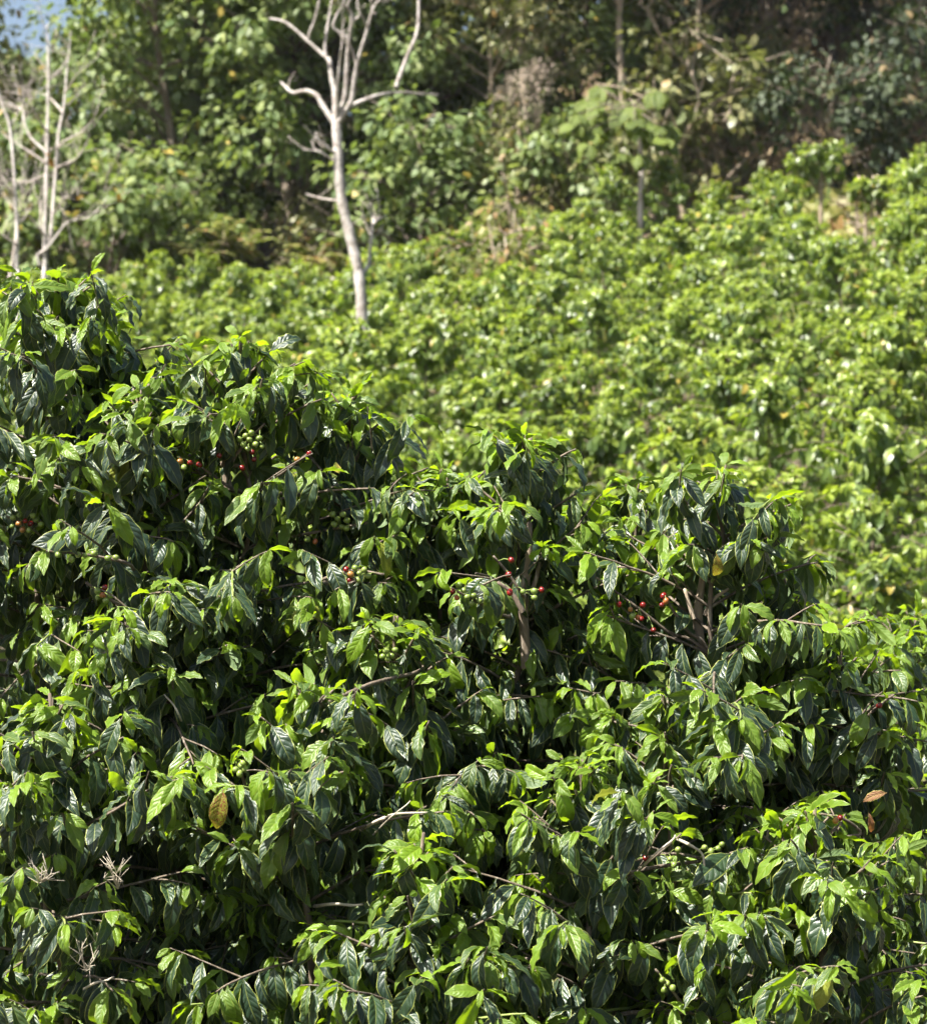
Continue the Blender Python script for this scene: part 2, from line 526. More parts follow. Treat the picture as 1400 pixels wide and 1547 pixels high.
def grow_shoot(rng, L, tw, start, d0, length, droop, lsize=1.0, leafy=0.4, inter=0.042, depth=0, young=1.0, rad=0.004, keep=0.93, upl=0.0, side=0.26):
    """one branch: a curved twig with opposite pairs of hanging leaves; twigs go to the list tw"""
    n = max(3, int(length / inter))
    seg = length / n
    pts = [np.array(start, float)]
    d = norm(d0)
    dirs = [d]
    for i in range(n):
        d = norm(d + np.array((0, 0, -droop * seg)) + rng.normal(0, 0.05, 3))
        pts.append(pts[-1] + d * seg * (0.4 if n - i <= 2 else 1.15))     # nodes crowd together at the tip
        dirs.append(d)
    pts = np.array(pts)
    tw.append((pts, np.linspace(rad, rad * 0.45, len(pts))))
    for i in range(1, n + 1):
        sfrom = (n - i) * seg
        if sfrom > leafy:
            continue
        kp = keep * (1 if sfrom < leafy * 0.6 else 0.6)
        b = dirs[i]
        lat = np.cross(b, UP)
        lat = norm(lat) if np.linalg.norm(lat) > 0.1 else norm(np.cross(b, np.array((1, 0.2, 0))))
        for sd in (-1, 1):
            if rng.random() > kp:
                continue
            k = n - i
            if k == 0:
                sz, ag = rng.uniform(0.045, 0.08), rng.uniform(0.75, 1.0)
            elif k == 1:
                sz, ag = rng.uniform(0.085, 0.125), (rng.uniform(0.55, 1.0) if rng.random() < 0.68 else rng.uniform(0.0, 0.25))
            elif k == 2:
                sz, ag = rng.uniform(0.11, 0.15), (rng.uniform(0.45, 0.95) if rng.random() < 0.25 else rng.uniform(0, 0.06))
            else:
                sz, ag = rng.uniform(0.115, 0.17), (rng.uniform(0.25, 0.8) if rng.random() < 0.04 else max(0, rng.normal(0.0, 0.03)))
            ag = min(1, ag * young)
            spread = rng.uniform(0.5, 1.1) if k else rng.uniform(0.25, 0.6)
            down = rng.uniform(0.45, 2.1) if k > 1 else rng.uniform(-0.2, 1.15)
            a = norm(lat * sd * spread + b * rng.uniform(0.35, 0.8) + np.array((0, 0, -down + upl)) + rng.normal(0, 0.2, 3))
            nn = norm(UP * 0.75 + norm(np.array((b[0], b[1], 0)) + 1e-6) * 0.6 * max(0.1, down) + lat * sd * 0.25 + rng.normal(0, 0.32, 3))
            L.add(pts[i] + lat * sd * 0.004, a, nn, sz * lsize, ag)
        # side shoots
        if depth == 0 and length > 0.2 and 0.05 < sfrom < leafy and rng.random() < side:
            sd = rng.choice((-1, 1))
            grow_shoot(rng, L, tw, pts[i], norm(lat * sd * 0.8 + b * 0.7 + UP * rng.uniform(-0.2, 0.9)), rng.uniform(0.06, 0.2), droop,
                       lsize * 0.95, leafy, inter, 1, young, rad * 0.6, keep, upl, side)


def grow_bush(rng, base, H, rmax, top=None, lsize=1.0, node=0.06, taper=0.5, leafy=0.4, young=1.0, inter=0.042, zlow=0.12, squash=1.0, keep=0.93, side=0.26):
    """returns Leaves, stems, twigs"""
    L, tw = Leaves(), []
    base = np.asarray(base, float)
    top = base + np.array((0, 0, H)) if top is None else np.asarray(top, float)
    n = max(4, int(H / node))
    w = rng.normal(0, 0.012, (n + 1, 3)).cumsum(0)
    w -= np.linspace(0, 1, n + 1)[:, None] * w[-1]
    line = base + np.linspace(0, 1, n + 1)[:, None] * (top - base) + w * 0.7
    stems = [(line, np.linspace(0.014, 0.004, n + 1))]
    az = rng.uniform(0, 6.28)
    H = np.linalg.norm(top - base)
    lev = list(range(n)) + [n - 1 - q * 0.5 for q in range(1, 9, 2)] + [n - 0.5]
    for i in lev:
        f = i / n
        i = int(i)
        if f * H < zlow * H:
            continue
        t = (1 - f) * H
        az += math.pi / 2 + rng.normal(0, 0.3)
        for sd in (0, math.pi):
            if rng.random() > 0.96:
                continue
            length = (rmax * (1 - math.exp(-t / taper)) + 0.05) * rng.uniform(0.7, 1.15)
            el = math.radians(np.interp(t, (0, 0.25, 0.6, 1.4), (62, 38, 18, 2))) + rng.normal(0, 0.14)
            a = az + sd
            d = np.array((math.cos(a) * math.cos(el), math.sin(a) * math.cos(el) * squash, math.sin(el)))
            grow_shoot(rng, L, tw, line[i], d, length, rng.uniform(0.6, 1.8), lsize, leafy, inter, 0, young, 0.0042, keep, 0.0, side)
    # growing tip
    grow_shoot(rng, L, tw, line[-2], norm(top - base) * 1.0, 0.09, 0.1, lsize, 0.3, 0.03, 1, young * 1.1, 0.004, 1.0, 0.0)
    return L, stems, twig_filter(tw)


def twig_filter(tw):
    return tw


# ------------------------------------------------------------------ foreground coffee bushes
rng = np.random.default_rng(11)
T_HI, T_LO = [], []
for k in range(14):
    sd = 100 + k
    kw = dict(width=(0.17, 0.145, 0.19, 0.155)[k % 4], curl=((0.3, 0.9), (0.8, 1.4), (1.2, 2.1))[k % 3], fold=((0.08, 0.4), (0.35, 0.85))[k % 2], wave=(0.02, 0.032, 0.014)[k % 3])
    T_HI.append(leaf_template(np.random.default_rng(sd), 16, 8, **kw))
    T_LO.append(leaf_template(np.random.default_rng(sd), 6, 4, **kw))
NV = len(T_HI)

# name, photo pixel of the top, distance, radius, label; the stem stands straight below its top
FG = [
    (88, 386, 6.2, 0.66, 'tallest foreground coffee bush, its dark top reaching up to the pair of thin bare trunks', 1.0),
    (225, 555, 5.95, 0.52, 'dark coffee bush with clusters of green cherries, between the tallest bush and the pointed-topped one', 1.0),
    (365, 488, 6.05, 0.5, 'coffee bush with a pointed leafy top above bright red cherries', 1.05),
    (535, 572, 6.2, 0.52, 'coffee bush with rounded shoulder of shoots directly below the pale bare tree', 1.05),
    (800, 638, 6.1, 0.55, 'coffee bush with a broad pale-shooted top and a brown forked stem showing', 1.1),
    (950, 700, 6.3, 0.5, 'coffee bush squeezed between the forked-stemmed bush and the pale-stemmed one', 1.05),
    (1085, 690, 5.95, 0.55, 'coffee bush with a thick pale stem and red cherries at the end of the row', 1.05),
    (1270, 965, 6.0, 0.46, 'lower coffee bush with long arching shoots beside the pale-stemmed bush', 1.1),
    (668, 690, 6.2, 0.5, 'coffee bush filling the dip between the rounded-shouldered bush and the forked-stemmed one', 1.05),
    (1185, 850, 6.15, 0.48, 'coffee bush sloping down just behind the end of the row, past the thick pale stem', 1.05),
    (1385, 915, 7.9, 0.6, 'pale sunlit coffee bush standing behind the arching end of the foreground row', 1.5),
    (470, 1010, 5.5, 0.5, 'low glossy coffee bush in front, under the red-cherried bush', 1.1),
    (75, 1020, 5.45, 0.5, 'low coffee bush with dry pale twigs caught in its leaves', 1.05),
    (880, 1120, 5.5, 0.5, 'low coffee bush in front, with bright shoots below the brown forked stem', 1.15),
    (1230, 1190, 5.4, 0.5, 'low coffee bush with a withered brown leaf, at the front end of the row', 1.15),
    (640, 1230, 5.3, 0.42, 'lowest coffee bush in front with a pale broken twig across it', 1.15),
    (165, 470, 6.25, 0.45, 'coffee bush leaning against the tallest one, its shoots bordering the notch of open field', 1.0),
    (600, 905, 5.8, 0.42, 'coffee bush halfway down the leafy bank, below the dip in the row', 1.0),
    (265, 850, 5.75, 0.42, 'coffee bush halfway down the leafy bank, under the red cherries', 1.0),
    (1010, 1010, 5.7, 0.4, 'coffee bush halfway down the leafy bank, at the foot of the thick pale stem', 1.05),
]
bush_data = []
for k, (px, py, d, r, lab, yng) in enumerate(FG):
    top = P(px, py, d)
    gz = float(ground_z(top[0], top[1]))
    base = np.array((top[0] + rng.uniform(-0.05, 0.05), top[1] + rng.uniform(-0.03, 0.05), gz))
    H = top[2] - gz
    g = np.random.default_rng(500 + k * 7)
    L, st, tw = grow_bush(g, base, H - 0.03, r, top=top - np.array((0, 0, 0.04)), lsize=0.82, node=0.054, taper=0.46, leafy=0.52, young=yng, zlow=0.1, keep=0.97, side=0.5, inter=0.037)
    bush_data.append((base, L, st, tw))


def project(p):
    d = p[..., 1]
    return 700 + p[..., 0] / (PXK * d), 773.5 - (p[..., 2] - CAMZ) / (PXK * d), d


# which leaves are in plain sight (so that those are built as pieces of their own)
sample = [leaf_template(np.random.default_rng(100 + k), 9, 4, width=0.21, curl=(0.4, 1.2))[0] for k in range(NV)]
allp, owner = [], []
FGL = []
for b, (base, L, st, tw) in enumerate(bush_data):
    p, R, s, age = L.arrays()
    var = np.random.default_rng(b).integers(0, NV, len(p))
    FGL.append([p, R, s, age, var])


def zbuffer():
    X, Y, D, O = [], [], [], []
    off = 0
    for (p, R, s, age, var) in FGL:
        pts = np.empty((len(p), len(sample[0]), 3))
        for k in range(NV):
            i = np.where(var == k)[0]
            pts[i] = np.einsum('nij,vj->nvi', R[i] * s[i][:, None, None], sample[k]) + p[i][:, None, :]
        x, y, d = project(pts)
        X.append(x.ravel()); Y.append(y.ravel()); D.append(d.ravel())
        O.append(np.repeat(np.arange(len(p)) + off, len(sample[0])))
        off += len(p)
    X, Y, D, O = map(np.concatenate, (X, Y, D, O))
    cell = 7.0
    ok = (X > 0) & (X < 1400) & (Y > 0) & (Y < 1547)
    key = (Y[ok] // cell).astype(int) * 201 + (X[ok] // cell).astype(int)
    o = np.lexsort((D[ok], key))
    k2, idx = np.unique(key[o], return_index=True)
    win = O[ok][o][idx]
    vis = np.bincount(win, minlength=off)
    zb = np.full((222, 201), np.nan)
    zb.ravel()[k2] = D[ok][o][idx]
    return vis, zb


def depth_at(zb, px, py, q=40, w=3):
    cx, cy = int(px // 7), int(py // 7)
    win = zb[max(0, cy - w):cy + w + 1, max(0, cx - w):cx + w + 1]
    win = win[~np.isnan(win)]
    return float(np.percentile(win, q)) if len(win) else 5.8


vis, zb = zbuffer()

# cherries: (x, y, colour r/g/t) at photo pixels, clustered along fruiting branches; the branch ends named by pixels
FRUIT = [
    (2, [(345, 735), (300, 703), (268, 690)], [(287, 699, 'r'), (301, 702, 'r'), (272, 697, 't'), (331, 688, 'r'), (278, 706, 'g')]),
    (2, [(350, 700), (372, 668), (400, 640)], [(366, 707, 'r'), (381, 683, 'r'), (384, 694, 'r'), (371, 658, 'g'), (362, 664, 'g'), (377, 664, 'g'), (386, 671, 'g'),
                                             (392, 662, 'g'), (368, 672, 'g'), (380, 654, 'g'), (396, 674, 'g'), (374, 678, 'g')]),
    (3, [(398, 740), (440, 705), (470, 682)], [(467, 685, 'r'), (449, 694, 't')]),
    (1, [(90, 830), (50, 800), (10, 780)], [(20, 782, 'g'), (30, 778, 'g'), (38, 787, 'r'), (46, 791, 'r'), (28, 791, 't'), (55, 785, 'g'), (62, 792, 'g'), (50, 779, 'g'),
                                           (34, 800, 't'), (44, 801, 'g'), (18, 795, 'g')]),
    (1, [(190, 850), (130, 838), (70, 832)], [(88, 838, 'g'), (108, 845, 'g'), (118, 838, 'g'), (128, 839, 'g'), (142, 836, 'g'), (163, 843, 'g'), (175, 842, 'g')]),
    (1, [(210, 930), (165, 905), (130, 880)], [(148, 903, 'g'), (158, 888, 'r'), (155, 899, 't'), (166, 900, 'g'), (160, 907, 'g'), (147, 893, 'g')]),
    (3, [(430, 815), (500, 800), (555, 790)], [(502, 777, 'g'), (510, 784, 'g'), (518, 777, 'g'), (524, 786, 'g'), (505, 792, 'g'), (516, 796, 'g'), (523, 798, 'g'),
                                             (464, 815, 'g'), (476, 818, 't')]),
    (3, [(480, 880), (530, 862), (580, 868)], [(523, 860, 'r'), (530, 868, 't'), (536, 858, 'g'), (543, 866, 'g'), (550, 861, 'g'), (528, 877, 'r'), (541, 876, 'g'), (556, 870, 'g')]),
    (4, [(760, 930), (700, 898), (660, 880)], [(683, 893, 'r'), (693, 884, 'g'), (700, 892, 'g'), (690, 903, 't'), (706, 902, 'g'), (716, 900, 'g'), (724, 908, 'g'), (712, 912, 'g')]),
    (4, [(790, 900), (770, 870), (745, 840)], [(768, 868, 'r'), (772, 846, 'r'), (770, 895, 'r'), (790, 894, 'g'), (807, 893, 'g'), (807, 903, 'g'), (818, 891, 'r')]),
    (6, [(1010, 955), (965, 920), (900, 872)], [(935, 913, 'r'), (952, 921, 't'), (955, 931, 'g'), (971, 914, 'r'), (964, 933, 't'), (969, 935, 'r'), (987, 952, 'r')]),
    (6, [(1040, 955), (1015, 920), (1003, 895)], [(1002, 900, 'r'), (1000, 914, 'r'), (1006, 908, 't')]),
    (11, [(640, 1010), (590, 985), (560, 960)], [(583, 984, 'g'), (592, 991, 'g'), (586, 996, 'g'), (597, 982, 'g'), (578, 992, 'g')]),
    (11, [(380, 1200), (365, 1170), (355, 1140)], [(356, 1163, 'g'), (364, 1157, 'g'), (362, 1169, 'g'), (370, 1162, 'g'), (367, 1153, 'g')]),
    (13, [(1060, 1300), (1010, 1290), (960, 1300)], [(975, 1297, 'r'), (1012, 1298, 'g'), (1024, 1284, 'g'), (1018, 1307, 'g'), (1064, 1281, 'g'), (1085, 1282, 'g'), (1090, 1276, 'g'),
                                                 (1074, 1287, 'g')]),
    (14, [(1300, 1260), (1275, 1238), (1240, 1230)], [(1269, 1236, 'r'), (1262, 1240, 't')]),
    (7, [(1290, 1100), (1325, 1068), (1350, 1050)], [(1328, 1066, 'r')]),
    (13, [(1030, 1530), (1010, 1490), (990, 1465)], [(1000, 1481, 'g'), (1008, 1486, 'g'), (1003, 1496, 'g'), (1016, 1493, 'g')]),
]
PALE_TWIGS = [
    (15, [(575, 1238), (600, 1230), (645, 1228)], 0.004), (15, [(590, 1235), (612, 1218), (620, 1210)], 0.002),
    (15, [(505, 1366), (530, 1368), (548, 1367)], 0.004), (13, [(990, 1290), (1015, 1270), (1020, 1262)], 0.003),
    (13, [(1040, 1276), (1060, 1290), (1064, 1310)], 0.004), (12, [(145, 1485), (160, 1482), (172, 1476)], 0.003),
    (11, [(270, 1080), (262, 1065), (248, 1050)], 0.003),
]
drop = [np.zeros(len(f[0]), bool) for f in FGL]


def clear_view(px, py, d, rad):
    """leaf away whatever hangs just in front of a fruit cluster: fruiting wood is bare"""
    for f, dr in zip(FGL, drop):
        c = f[0] + f[1][:, :, 0] * (f[2] * 0.5)[:, None]
        for q in (f[0], c, f[0] + f[1][:, :, 0] * (f[2] * 0.9)[:, None]):
            x, y, dd = project(q)
            dr |= (np.hypot(x - px, y - py) < rad) & (dd < d + 0.02)


fruit_built = []
for bi, br, ch in FRUIT:
    cx = np.mean([c[0] for c in ch]); cy = np.mean([c[1] for c in ch])
    d = depth_at(zb, cx, cy, 30) + 0.05
    fruit_built.append((bi, br, ch, d))
    for (x, y, c) in ch:
        clear_view(x, y, d, 15)
twig_built = []
for bi, br, r in PALE_TWIGS:
    d = depth_at(zb, br[1][0], br[1][1], 15) - 0.02
    twig_built.append((bi, br, r, d))
    for (x, y) in br[:2]:
        clear_view(x, y, d - 0.03, 18)
# the thick pale stem and the brown forked stem stay in view
STEMS_SEEN = [(6, [(1062, 1010), (1056, 960), (1054, 925), (1060, 880), (1068, 820)], [0.012, 0.012, 0.012, 0.008, 0.005], 0.10),
              (6, [(1048, 935), (1040, 910), (1034, 890)], [0.006, 0.005, 0.004], 0.10),
              (6, [(1064, 930), (1078, 905), (1100, 890)], [0.006, 0.005, 0.003], 0.10),
              (4, [(795, 1010), (792, 960), (790, 910), (798, 850), (800, 790)], [0.013, 0.013, 0.012, 0.009, 0.006], 0.12),
              (4, [(790, 925), (772, 895), (752, 880)], [0.007, 0.005, 0.004], 0.12),
              (4, [(794, 915), (808, 880), (815, 850)], [0.008, 0.006, 0.004], 0.12),
              (3, [(545, 760), (540, 700), (536, 660)], [0.008, 0.007, 0.006], 0.1),
              (2, [(345, 740), (338, 690), (340, 640)], [0.011, 0.01, 0.009], 0.1)]
stem_built = []
for bi, pts, rr, back in STEMS_SEEN:
    d = depth_at(zb, pts[1][0], pts[1][1], 40) + back
    stem_built.append((bi, pts, rr, d))
    if bi in (6, 4):
        for (x, y) in pts[1:3]:
            clear_view(x, y, d, 16)
for f, dr in zip(FGL, drop):
    for i in range(5):
        f[i] = f[i][~dr]
vis, zb = zbuffer()

ME_HI = {}


def leaf_mesh(k, agebin):
    key = (k, agebin)
    if key not in ME_HI:
        V, Q, lu = T_HI[k]
        lu = lu.copy()
        lu[:, 2] = agebin / 4.0
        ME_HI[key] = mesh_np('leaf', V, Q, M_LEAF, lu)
    return ME_HI[key]


bush_roots = []
off = 0
for b, (base, L, st, tw) in enumerate(bush_data):
    root = thing('coffee_bush', base, FG[b][4], 'coffee bush', 'coffee bushes of the foreground row')
    bush_roots.append(root)
    p, R, s, age, var = FGL[b]
    v = vis[off:off + len(p)]
    off += len(p)
    order = np.argsort(-v)
    n_ind = min(290, int((v >= 2).sum()))
    ind = order[:n_ind]
    rest = np.ones(len(p), bool)
    rest[ind] = False
    for i in ind:
        o = link('leaf', leaf_mesh(int(var[i]), int(round(age[i] * 4))), root)
        M = np.eye(4)
        M[:3, :3] = R[i] * s[i]
        M[:3, 3] = p[i] - base
        o.matrix_basis = Matrix(M.tolist())
    if rest.any():
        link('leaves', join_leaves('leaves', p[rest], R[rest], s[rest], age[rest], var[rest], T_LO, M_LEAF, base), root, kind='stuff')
    t = Tubes()
    for pts, r in st:
        t.add(pts, r, 8)
    link('stem', t.mesh('stem', M_STEM, base), root)
    back = Tubes()
    nb = 0
    for pts, r in tw:
        x, y, dd = project(pts)
        if pts[-1][1] < base[1] - 0.12 and r[0] > 0.004 and y.min() < 1547 and nb < 26:
            t = Tubes()
            t.add(pts, r, 5)
            link('branch', t.mesh('branch', M_GREENTWIG if nb % 3 == 0 else M_TWIG, base), root)
            nb += 1
        else:
            back.add(pts, r, 4)
    if back.n:
        link('twigs', back.mesh('twigs', M_TWIG, base), root, kind='stuff')

# fruiting branches and cherries
bpy_sph = []
U, Vv = 10, 7
sv = []
for i in range(Vv + 1):
    ph = math.pi * i / Vv
    for j in range(U):
        th = 2 * math.pi * j / U
        rr = math.sin(ph)
        zz = math.cos(ph)
        if i == 0:
            zz -= 0.12          # dimple of the flower scar
        sv.append((rr * math.cos(th) * 0.92, rr * math.sin(th) * 0.92, zz * 1.08))
sq = []
for i in range(Vv):
    for j in range(U):
        a = i * U + j
        b2 = i * U + (j + 1) % U
        sq.append((a, a + U, b2 + U, b2))
CH = {c: mesh_np('cherry', np.array(sv), np.array(sq), m) for c, m in (('r', M_RED), ('g', M_GREEN), ('t', M_TURN))}
crng = np.random.default_rng(3)
for bi, br, ch, d in fruit_built:
    root = bush_roots[bi]
    base = bush_data[bi][0]
    st = bush_data[bi][2][0][0]
    pts = [P(x, y, d + 0.02 + 0.05 * (1 - k / 2)) for k, (x, y) in enumerate(br)]
    # run the branch back to the stem
    k = np.argmin(np.abs(st[:, 2] - (pts[0][2] - 0.05)))
    line = smooth_path([st[k], (st[k] * 0.5 + pts[0] * 0.5) + np.array((0, 0, 0.01))] + pts, 4)
    t = Tubes()
    t.add(line, np.linspace(0.0055, 0.0028, len(line)), 6)
    link('branch', t.mesh('branch', M_TWIG, base), root)
    for (x, y, c) in ch:
        o = link('cherry', CH[c], root)
        q = P(x, y, d + crng.uniform(-0.012, 0.012))
        # hold the cherry against the branch
        near = line[np.argmin(np.linalg.norm(line - q, axis=1))]
        t2 = Tubes()
        t2.add(np.array((q, q * 0.5 + near * 0.5 + np.array((0, 0, 0.004)), near)), 0.0011, 4)
        stalk = t2.mesh('stalk', M_GREENTWIG, q)
        o.location = Vector(q - base)
        r = crng.uniform(0.0066, 0.0082)
        o.scale = (r, r, r)
        o.rotation_euler = tuple(crng.uniform(0, 3, 3))
        s_o = link('stalk', stalk, o)
        s_o.matrix_parent_inverse = (Matrix.LocRotScale(None, o.rotation_euler, o.scale)).inverted()
for bi, br, r, d in twig_built:
    root = bush_roots[bi]
    base = bush_data[bi][0]
    line = smooth_path([P(br[0][0] - (br[1][0] - br[0][0]) * 1.2, br[0][1] - (br[1][1] - br[0][1]) * 1.2 + 6, d + 0.14)] + [P(x, y, d) for x, y in br], 4)
    t = Tubes()
    t.add(line, np.linspace(r, r * 0.6, len(line)), 6)
    link('dry_twig', t.mesh('dry_twig', M_DRYTWIG, base), root, label='pale broken dry twig')
for bi, pts, rr, d in stem_built:
    root = bush_roots[bi]
    base = bush_data[bi][0]
    line = smooth_path([P(x, y, d) for x, y in pts], 3)
    r = np.interp(np.linspace(0, 1, len(line)), np.linspace(0, 1, len(rr)), rr)
    t = Tubes()
    t.add(line, r, 8)
    link('stem', t.mesh('stem', M_TAN if bi == 6 else M_STEM, base), root)
# sprays of fine dead twiglets caught in the leaves
for (x0, y0) in ((178, 1318), (64, 1308), (130, 1440)):
    root = bush_roots[12]
    base = bush_data[12][0]
    d = depth_at(zb, x0, y0, 10) - 0.03
    t = Tubes()
    o0 = P(x0, y0 + 25, d + 0.04)
    for k in range(9):
        e = P(x0 + crng.uniform(-28, 28), y0 + crng.uniform(-32, 22), d + crng.uniform(-0.02, 0.04))
        m = o0 * 0.45 + e * 0.55 + crng.normal(0, 0.008, 3)
        t.add(np.array((o0, m, e)), np.array((0.0014, 0.001, 0.0005)), 4)
        for q in range(2):
            t.add(np.array((m, m + (e - m) * 0.5 + crng.normal(0, 0.012, 3))), np.array((0.0008, 0.0004)), 4)
    link('dry_twig', t.mesh('dry_twig', M_DRYTWIG, base), root, label='spray of fine dead twiglets')
# damaged leaves
for (bi, x0, y0, L0, ax, mat, kk, agev, lab) in (
        (11, 338, 1192, 0.10, (-0.25, -0.3, -1), M_RUSTY, 2, 1.0, 'leaf with a red-brown blight patch'),
        (14, 1340, 1198, 0.065, (-1, -0.2, -0.1), M_BROWN, 4, 0.0, 'withered brown leaf'),
        (14, 1312, 1228, 0.05, (0.2, -0.2, -1), M_BROWN, 7, 0.5, 'withered brown leaf'),
        (6, 1082, 836, 0.075, (0.1, -0.2, -1), M_RUSTY, 8, 0.6, 'orange dying leaf')):
    d = depth_at(zb, x0, y0 + 20, 10) - 0.04
    V, Q, lu = T_HI[kk]
    lu = lu.copy()
    lu[:, 2] = agev
    o = link('leaf', mesh_np('leaf', V, Q, mat, lu), bush_roots[bi], label=lab)
    F = frames(np.array([ax], float), np.array([(0.1, -0.8, 0.6)]))[0] * L0
    M = np.eye(4)
    M[:3, :3] = F
    M[:3, 3] = P(x0, y0, d) - bush_data[bi][0]
    o.matrix_basis = Matrix(M.tolist())


# ------------------------------------------------------------------ the coffee field on the slope
T_FIELD = [leaf_template(np.random.default_rng(900 + k), 4, 2, width=0.23, curl=(0.3, 1.3), fold=(0.05, 0.5), wave=0.0) for k in range(6)]


def bush_proto(seed, H, r, young, n_stems=1, leafy=0.34, node=0.085, zlow=0.1, lsize=1.05):
    g = np.random.default_rng(seed)
    P_, R_, S_, A_, st_all, tw_all = [], [], [], [], [], []
    for k in range(n_stems):
        top = np.array((g.normal(0, 0.12), g.normal(0, 0.12), H * g.uniform(0.88, 1.0)))
        L, st, tw = grow_bush(g, (0, 0, 0), H, r, top=top, lsize=lsize, node=node, taper=0.45, leafy=leafy, young=young, inter=0.043, zlow=zlow)
        p, R, s, a = L.arrays()
        P_.append(p); R_.append(R); S_.append(s); A_.append(a)
        st_all += st
        tw_all += tw
    p, R, s, a = map(np.concatenate, (P_, R_, S_, A_))
    var = g.integers(0, len(T_FIELD), len(p))
    a = np.clip(a + g.uniform(-0.1, 0.35, len(a)), 0, 1)
    leaves = join_leaves('leaves', p, R, s, a, var, T_FIELD, M_FIELD)
    t = Tubes()
    for q, r_ in st_all:
        t.add(q[::3], r_[::3], 5)
    stem = t.mesh('stem', M_STEM)
    t = Tubes()
    for q, r_ in tw_all:
        if r_[0] > 0.004:
            t.add(q[::3] if len(q) > 6 else q[::2], r_[0], 3)
    return leaves, stem, t.mesh('twigs', M_TWIG)


protos = [bush_proto(40 + k, (1.35, 1.5, 1.25, 1.45, 1.6, 1.3, 1.4)[k], (0.55, 0.6, 0.62, 0.52, 0.58, 0.6, 0.55)[k], (1.3, 1.1, 1.5, 1.2, 1.0, 1.4, 1.2)[k], 1 + (k % 2), lsize=0.8, node=0.066)
          for k in range(7)]
frng = np.random.default_rng(77)
rowdir = math.radians(24)
ca, sa = math.cos(rowdir), math.sin(rowdir)
n_field = 0
for i in range(-30, 60):
    for j in range(-10, 50):
        # rows climb the slope at a slant
        u0 = i * 0.92 + frng.uniform(-0.16, 0.16)
        v0 = j * 1.3 + frng.uniform(-0.14, 0.14)
        x = u0 * ca - v0 * sa
        y = 11.0 + u0 * sa + v0 * ca
        miss = frng.random()
        k = int(frng.integers(0, 7))
        sc = frng.uniform(0.9, 1.2)
        rz = frng.uniform(0, 6.28)
        lim = HX * y + 0.75
        edge = 39.0 + 0.35 * math.sin(x * 1.1)
        if abs(x) > lim or y < 11.2 or y > edge:
            continue
        if x < -0.35 and y < 12.5:
            continue
        if miss < 0.03:
            continue
        z = float(ground_z(x, y))
        px, py, _ = project(np.array((x, y, z + 1.2)))
        if (1262 < px < 1350 and y > 31.5) or (1185 < px <= 1262 and y > 34.3):      # thin spot round the leafless-stemmed shrubs
            continue
        if y > 35.5:
            z_, w_ = (('against the ferny dark gap in the wood', 'along the ferny gap') if px < 520 else ('below the reddish dry bush and green shrubs', 'below the reddish bush') if px < 860 else
                      ('round the large-leaved sapling', 'round the sapling') if px < 1120 else ('beside the straggly bare-stemmed shrubs', 'beside the straggly shrubs'))
            lab, grp = 'sunlit coffee bush in the top rows ' + z_, 'field coffee bushes ' + w_
        elif px < 230:
            lab, grp = 'coffee bush in the field seen just over the tallest foreground bush', 'field coffee bushes over the tallest bush'
        elif px < 450:
            lab, grp = 'sunlit coffee bush in the field above the pointed-topped foreground bush', 'field coffee bushes over the pointed bush'
        elif px < 640:
            lab, grp = 'sunlit coffee bush in the field around the foot of the pale forked tree', 'field coffee bushes round the pale tree'
        elif y < 18:
            lab, grp = 'coffee bush in the nearest field rows, its leaves showing largest behind the foreground row', 'field coffee bushes in the near rows'
        elif px > 1180:
            lab, grp = 'sunlit coffee bush on the side of the slope below the straggly bare-stemmed shrubs', 'field coffee bushes below the straggly shrubs'
        elif y > 27:
            lab, grp = 'sunlit coffee bush in the upper middle of the open slope', 'field coffee bushes on the upper slope'
        else:
            lab, grp = 'sunlit coffee bush in the lower middle of the open slope', 'field coffee bushes on the lower slope'
        o = thing('field_coffee_bush', (x, y, z - 0.03), lab, 'coffee bush', grp)
        o.rotation_euler = (0, 0, rz)
        o.scale = (sc, sc, sc * frng.uniform(0.92, 1.08))
        link('leaves', protos[k][0], o, kind='stuff')
        link('stem', protos[k][1], o)
        link('twigs', protos[k][2], o, kind='stuff')
        n_field += 1
for (px, d, k, sc, rz) in ((553, 26.2, 1, 0.82, 0.4), (535, 25.6, 4, 0.75, 2.0), (580, 26.6, 2, 0.85, 1.0)):
    x = (px - 700) * PXK * d
    o = thing('field_coffee_bush', (x, d, float(ground_z(x, d)) - 0.03), 'sunlit coffee bush in the field around the foot of the pale forked tree', 'coffee bush', 'field coffee bushes round the pale tree')
    o.rotation_euler = (0, 0, rz)
    o.scale = (sc, sc, sc)
    link('leaves', protos[k][0], o, kind='stuff')
    link('stem', protos[k][1], o)
    link('twigs', protos[k][2], o, kind='stuff')
print('field bushes', n_field)

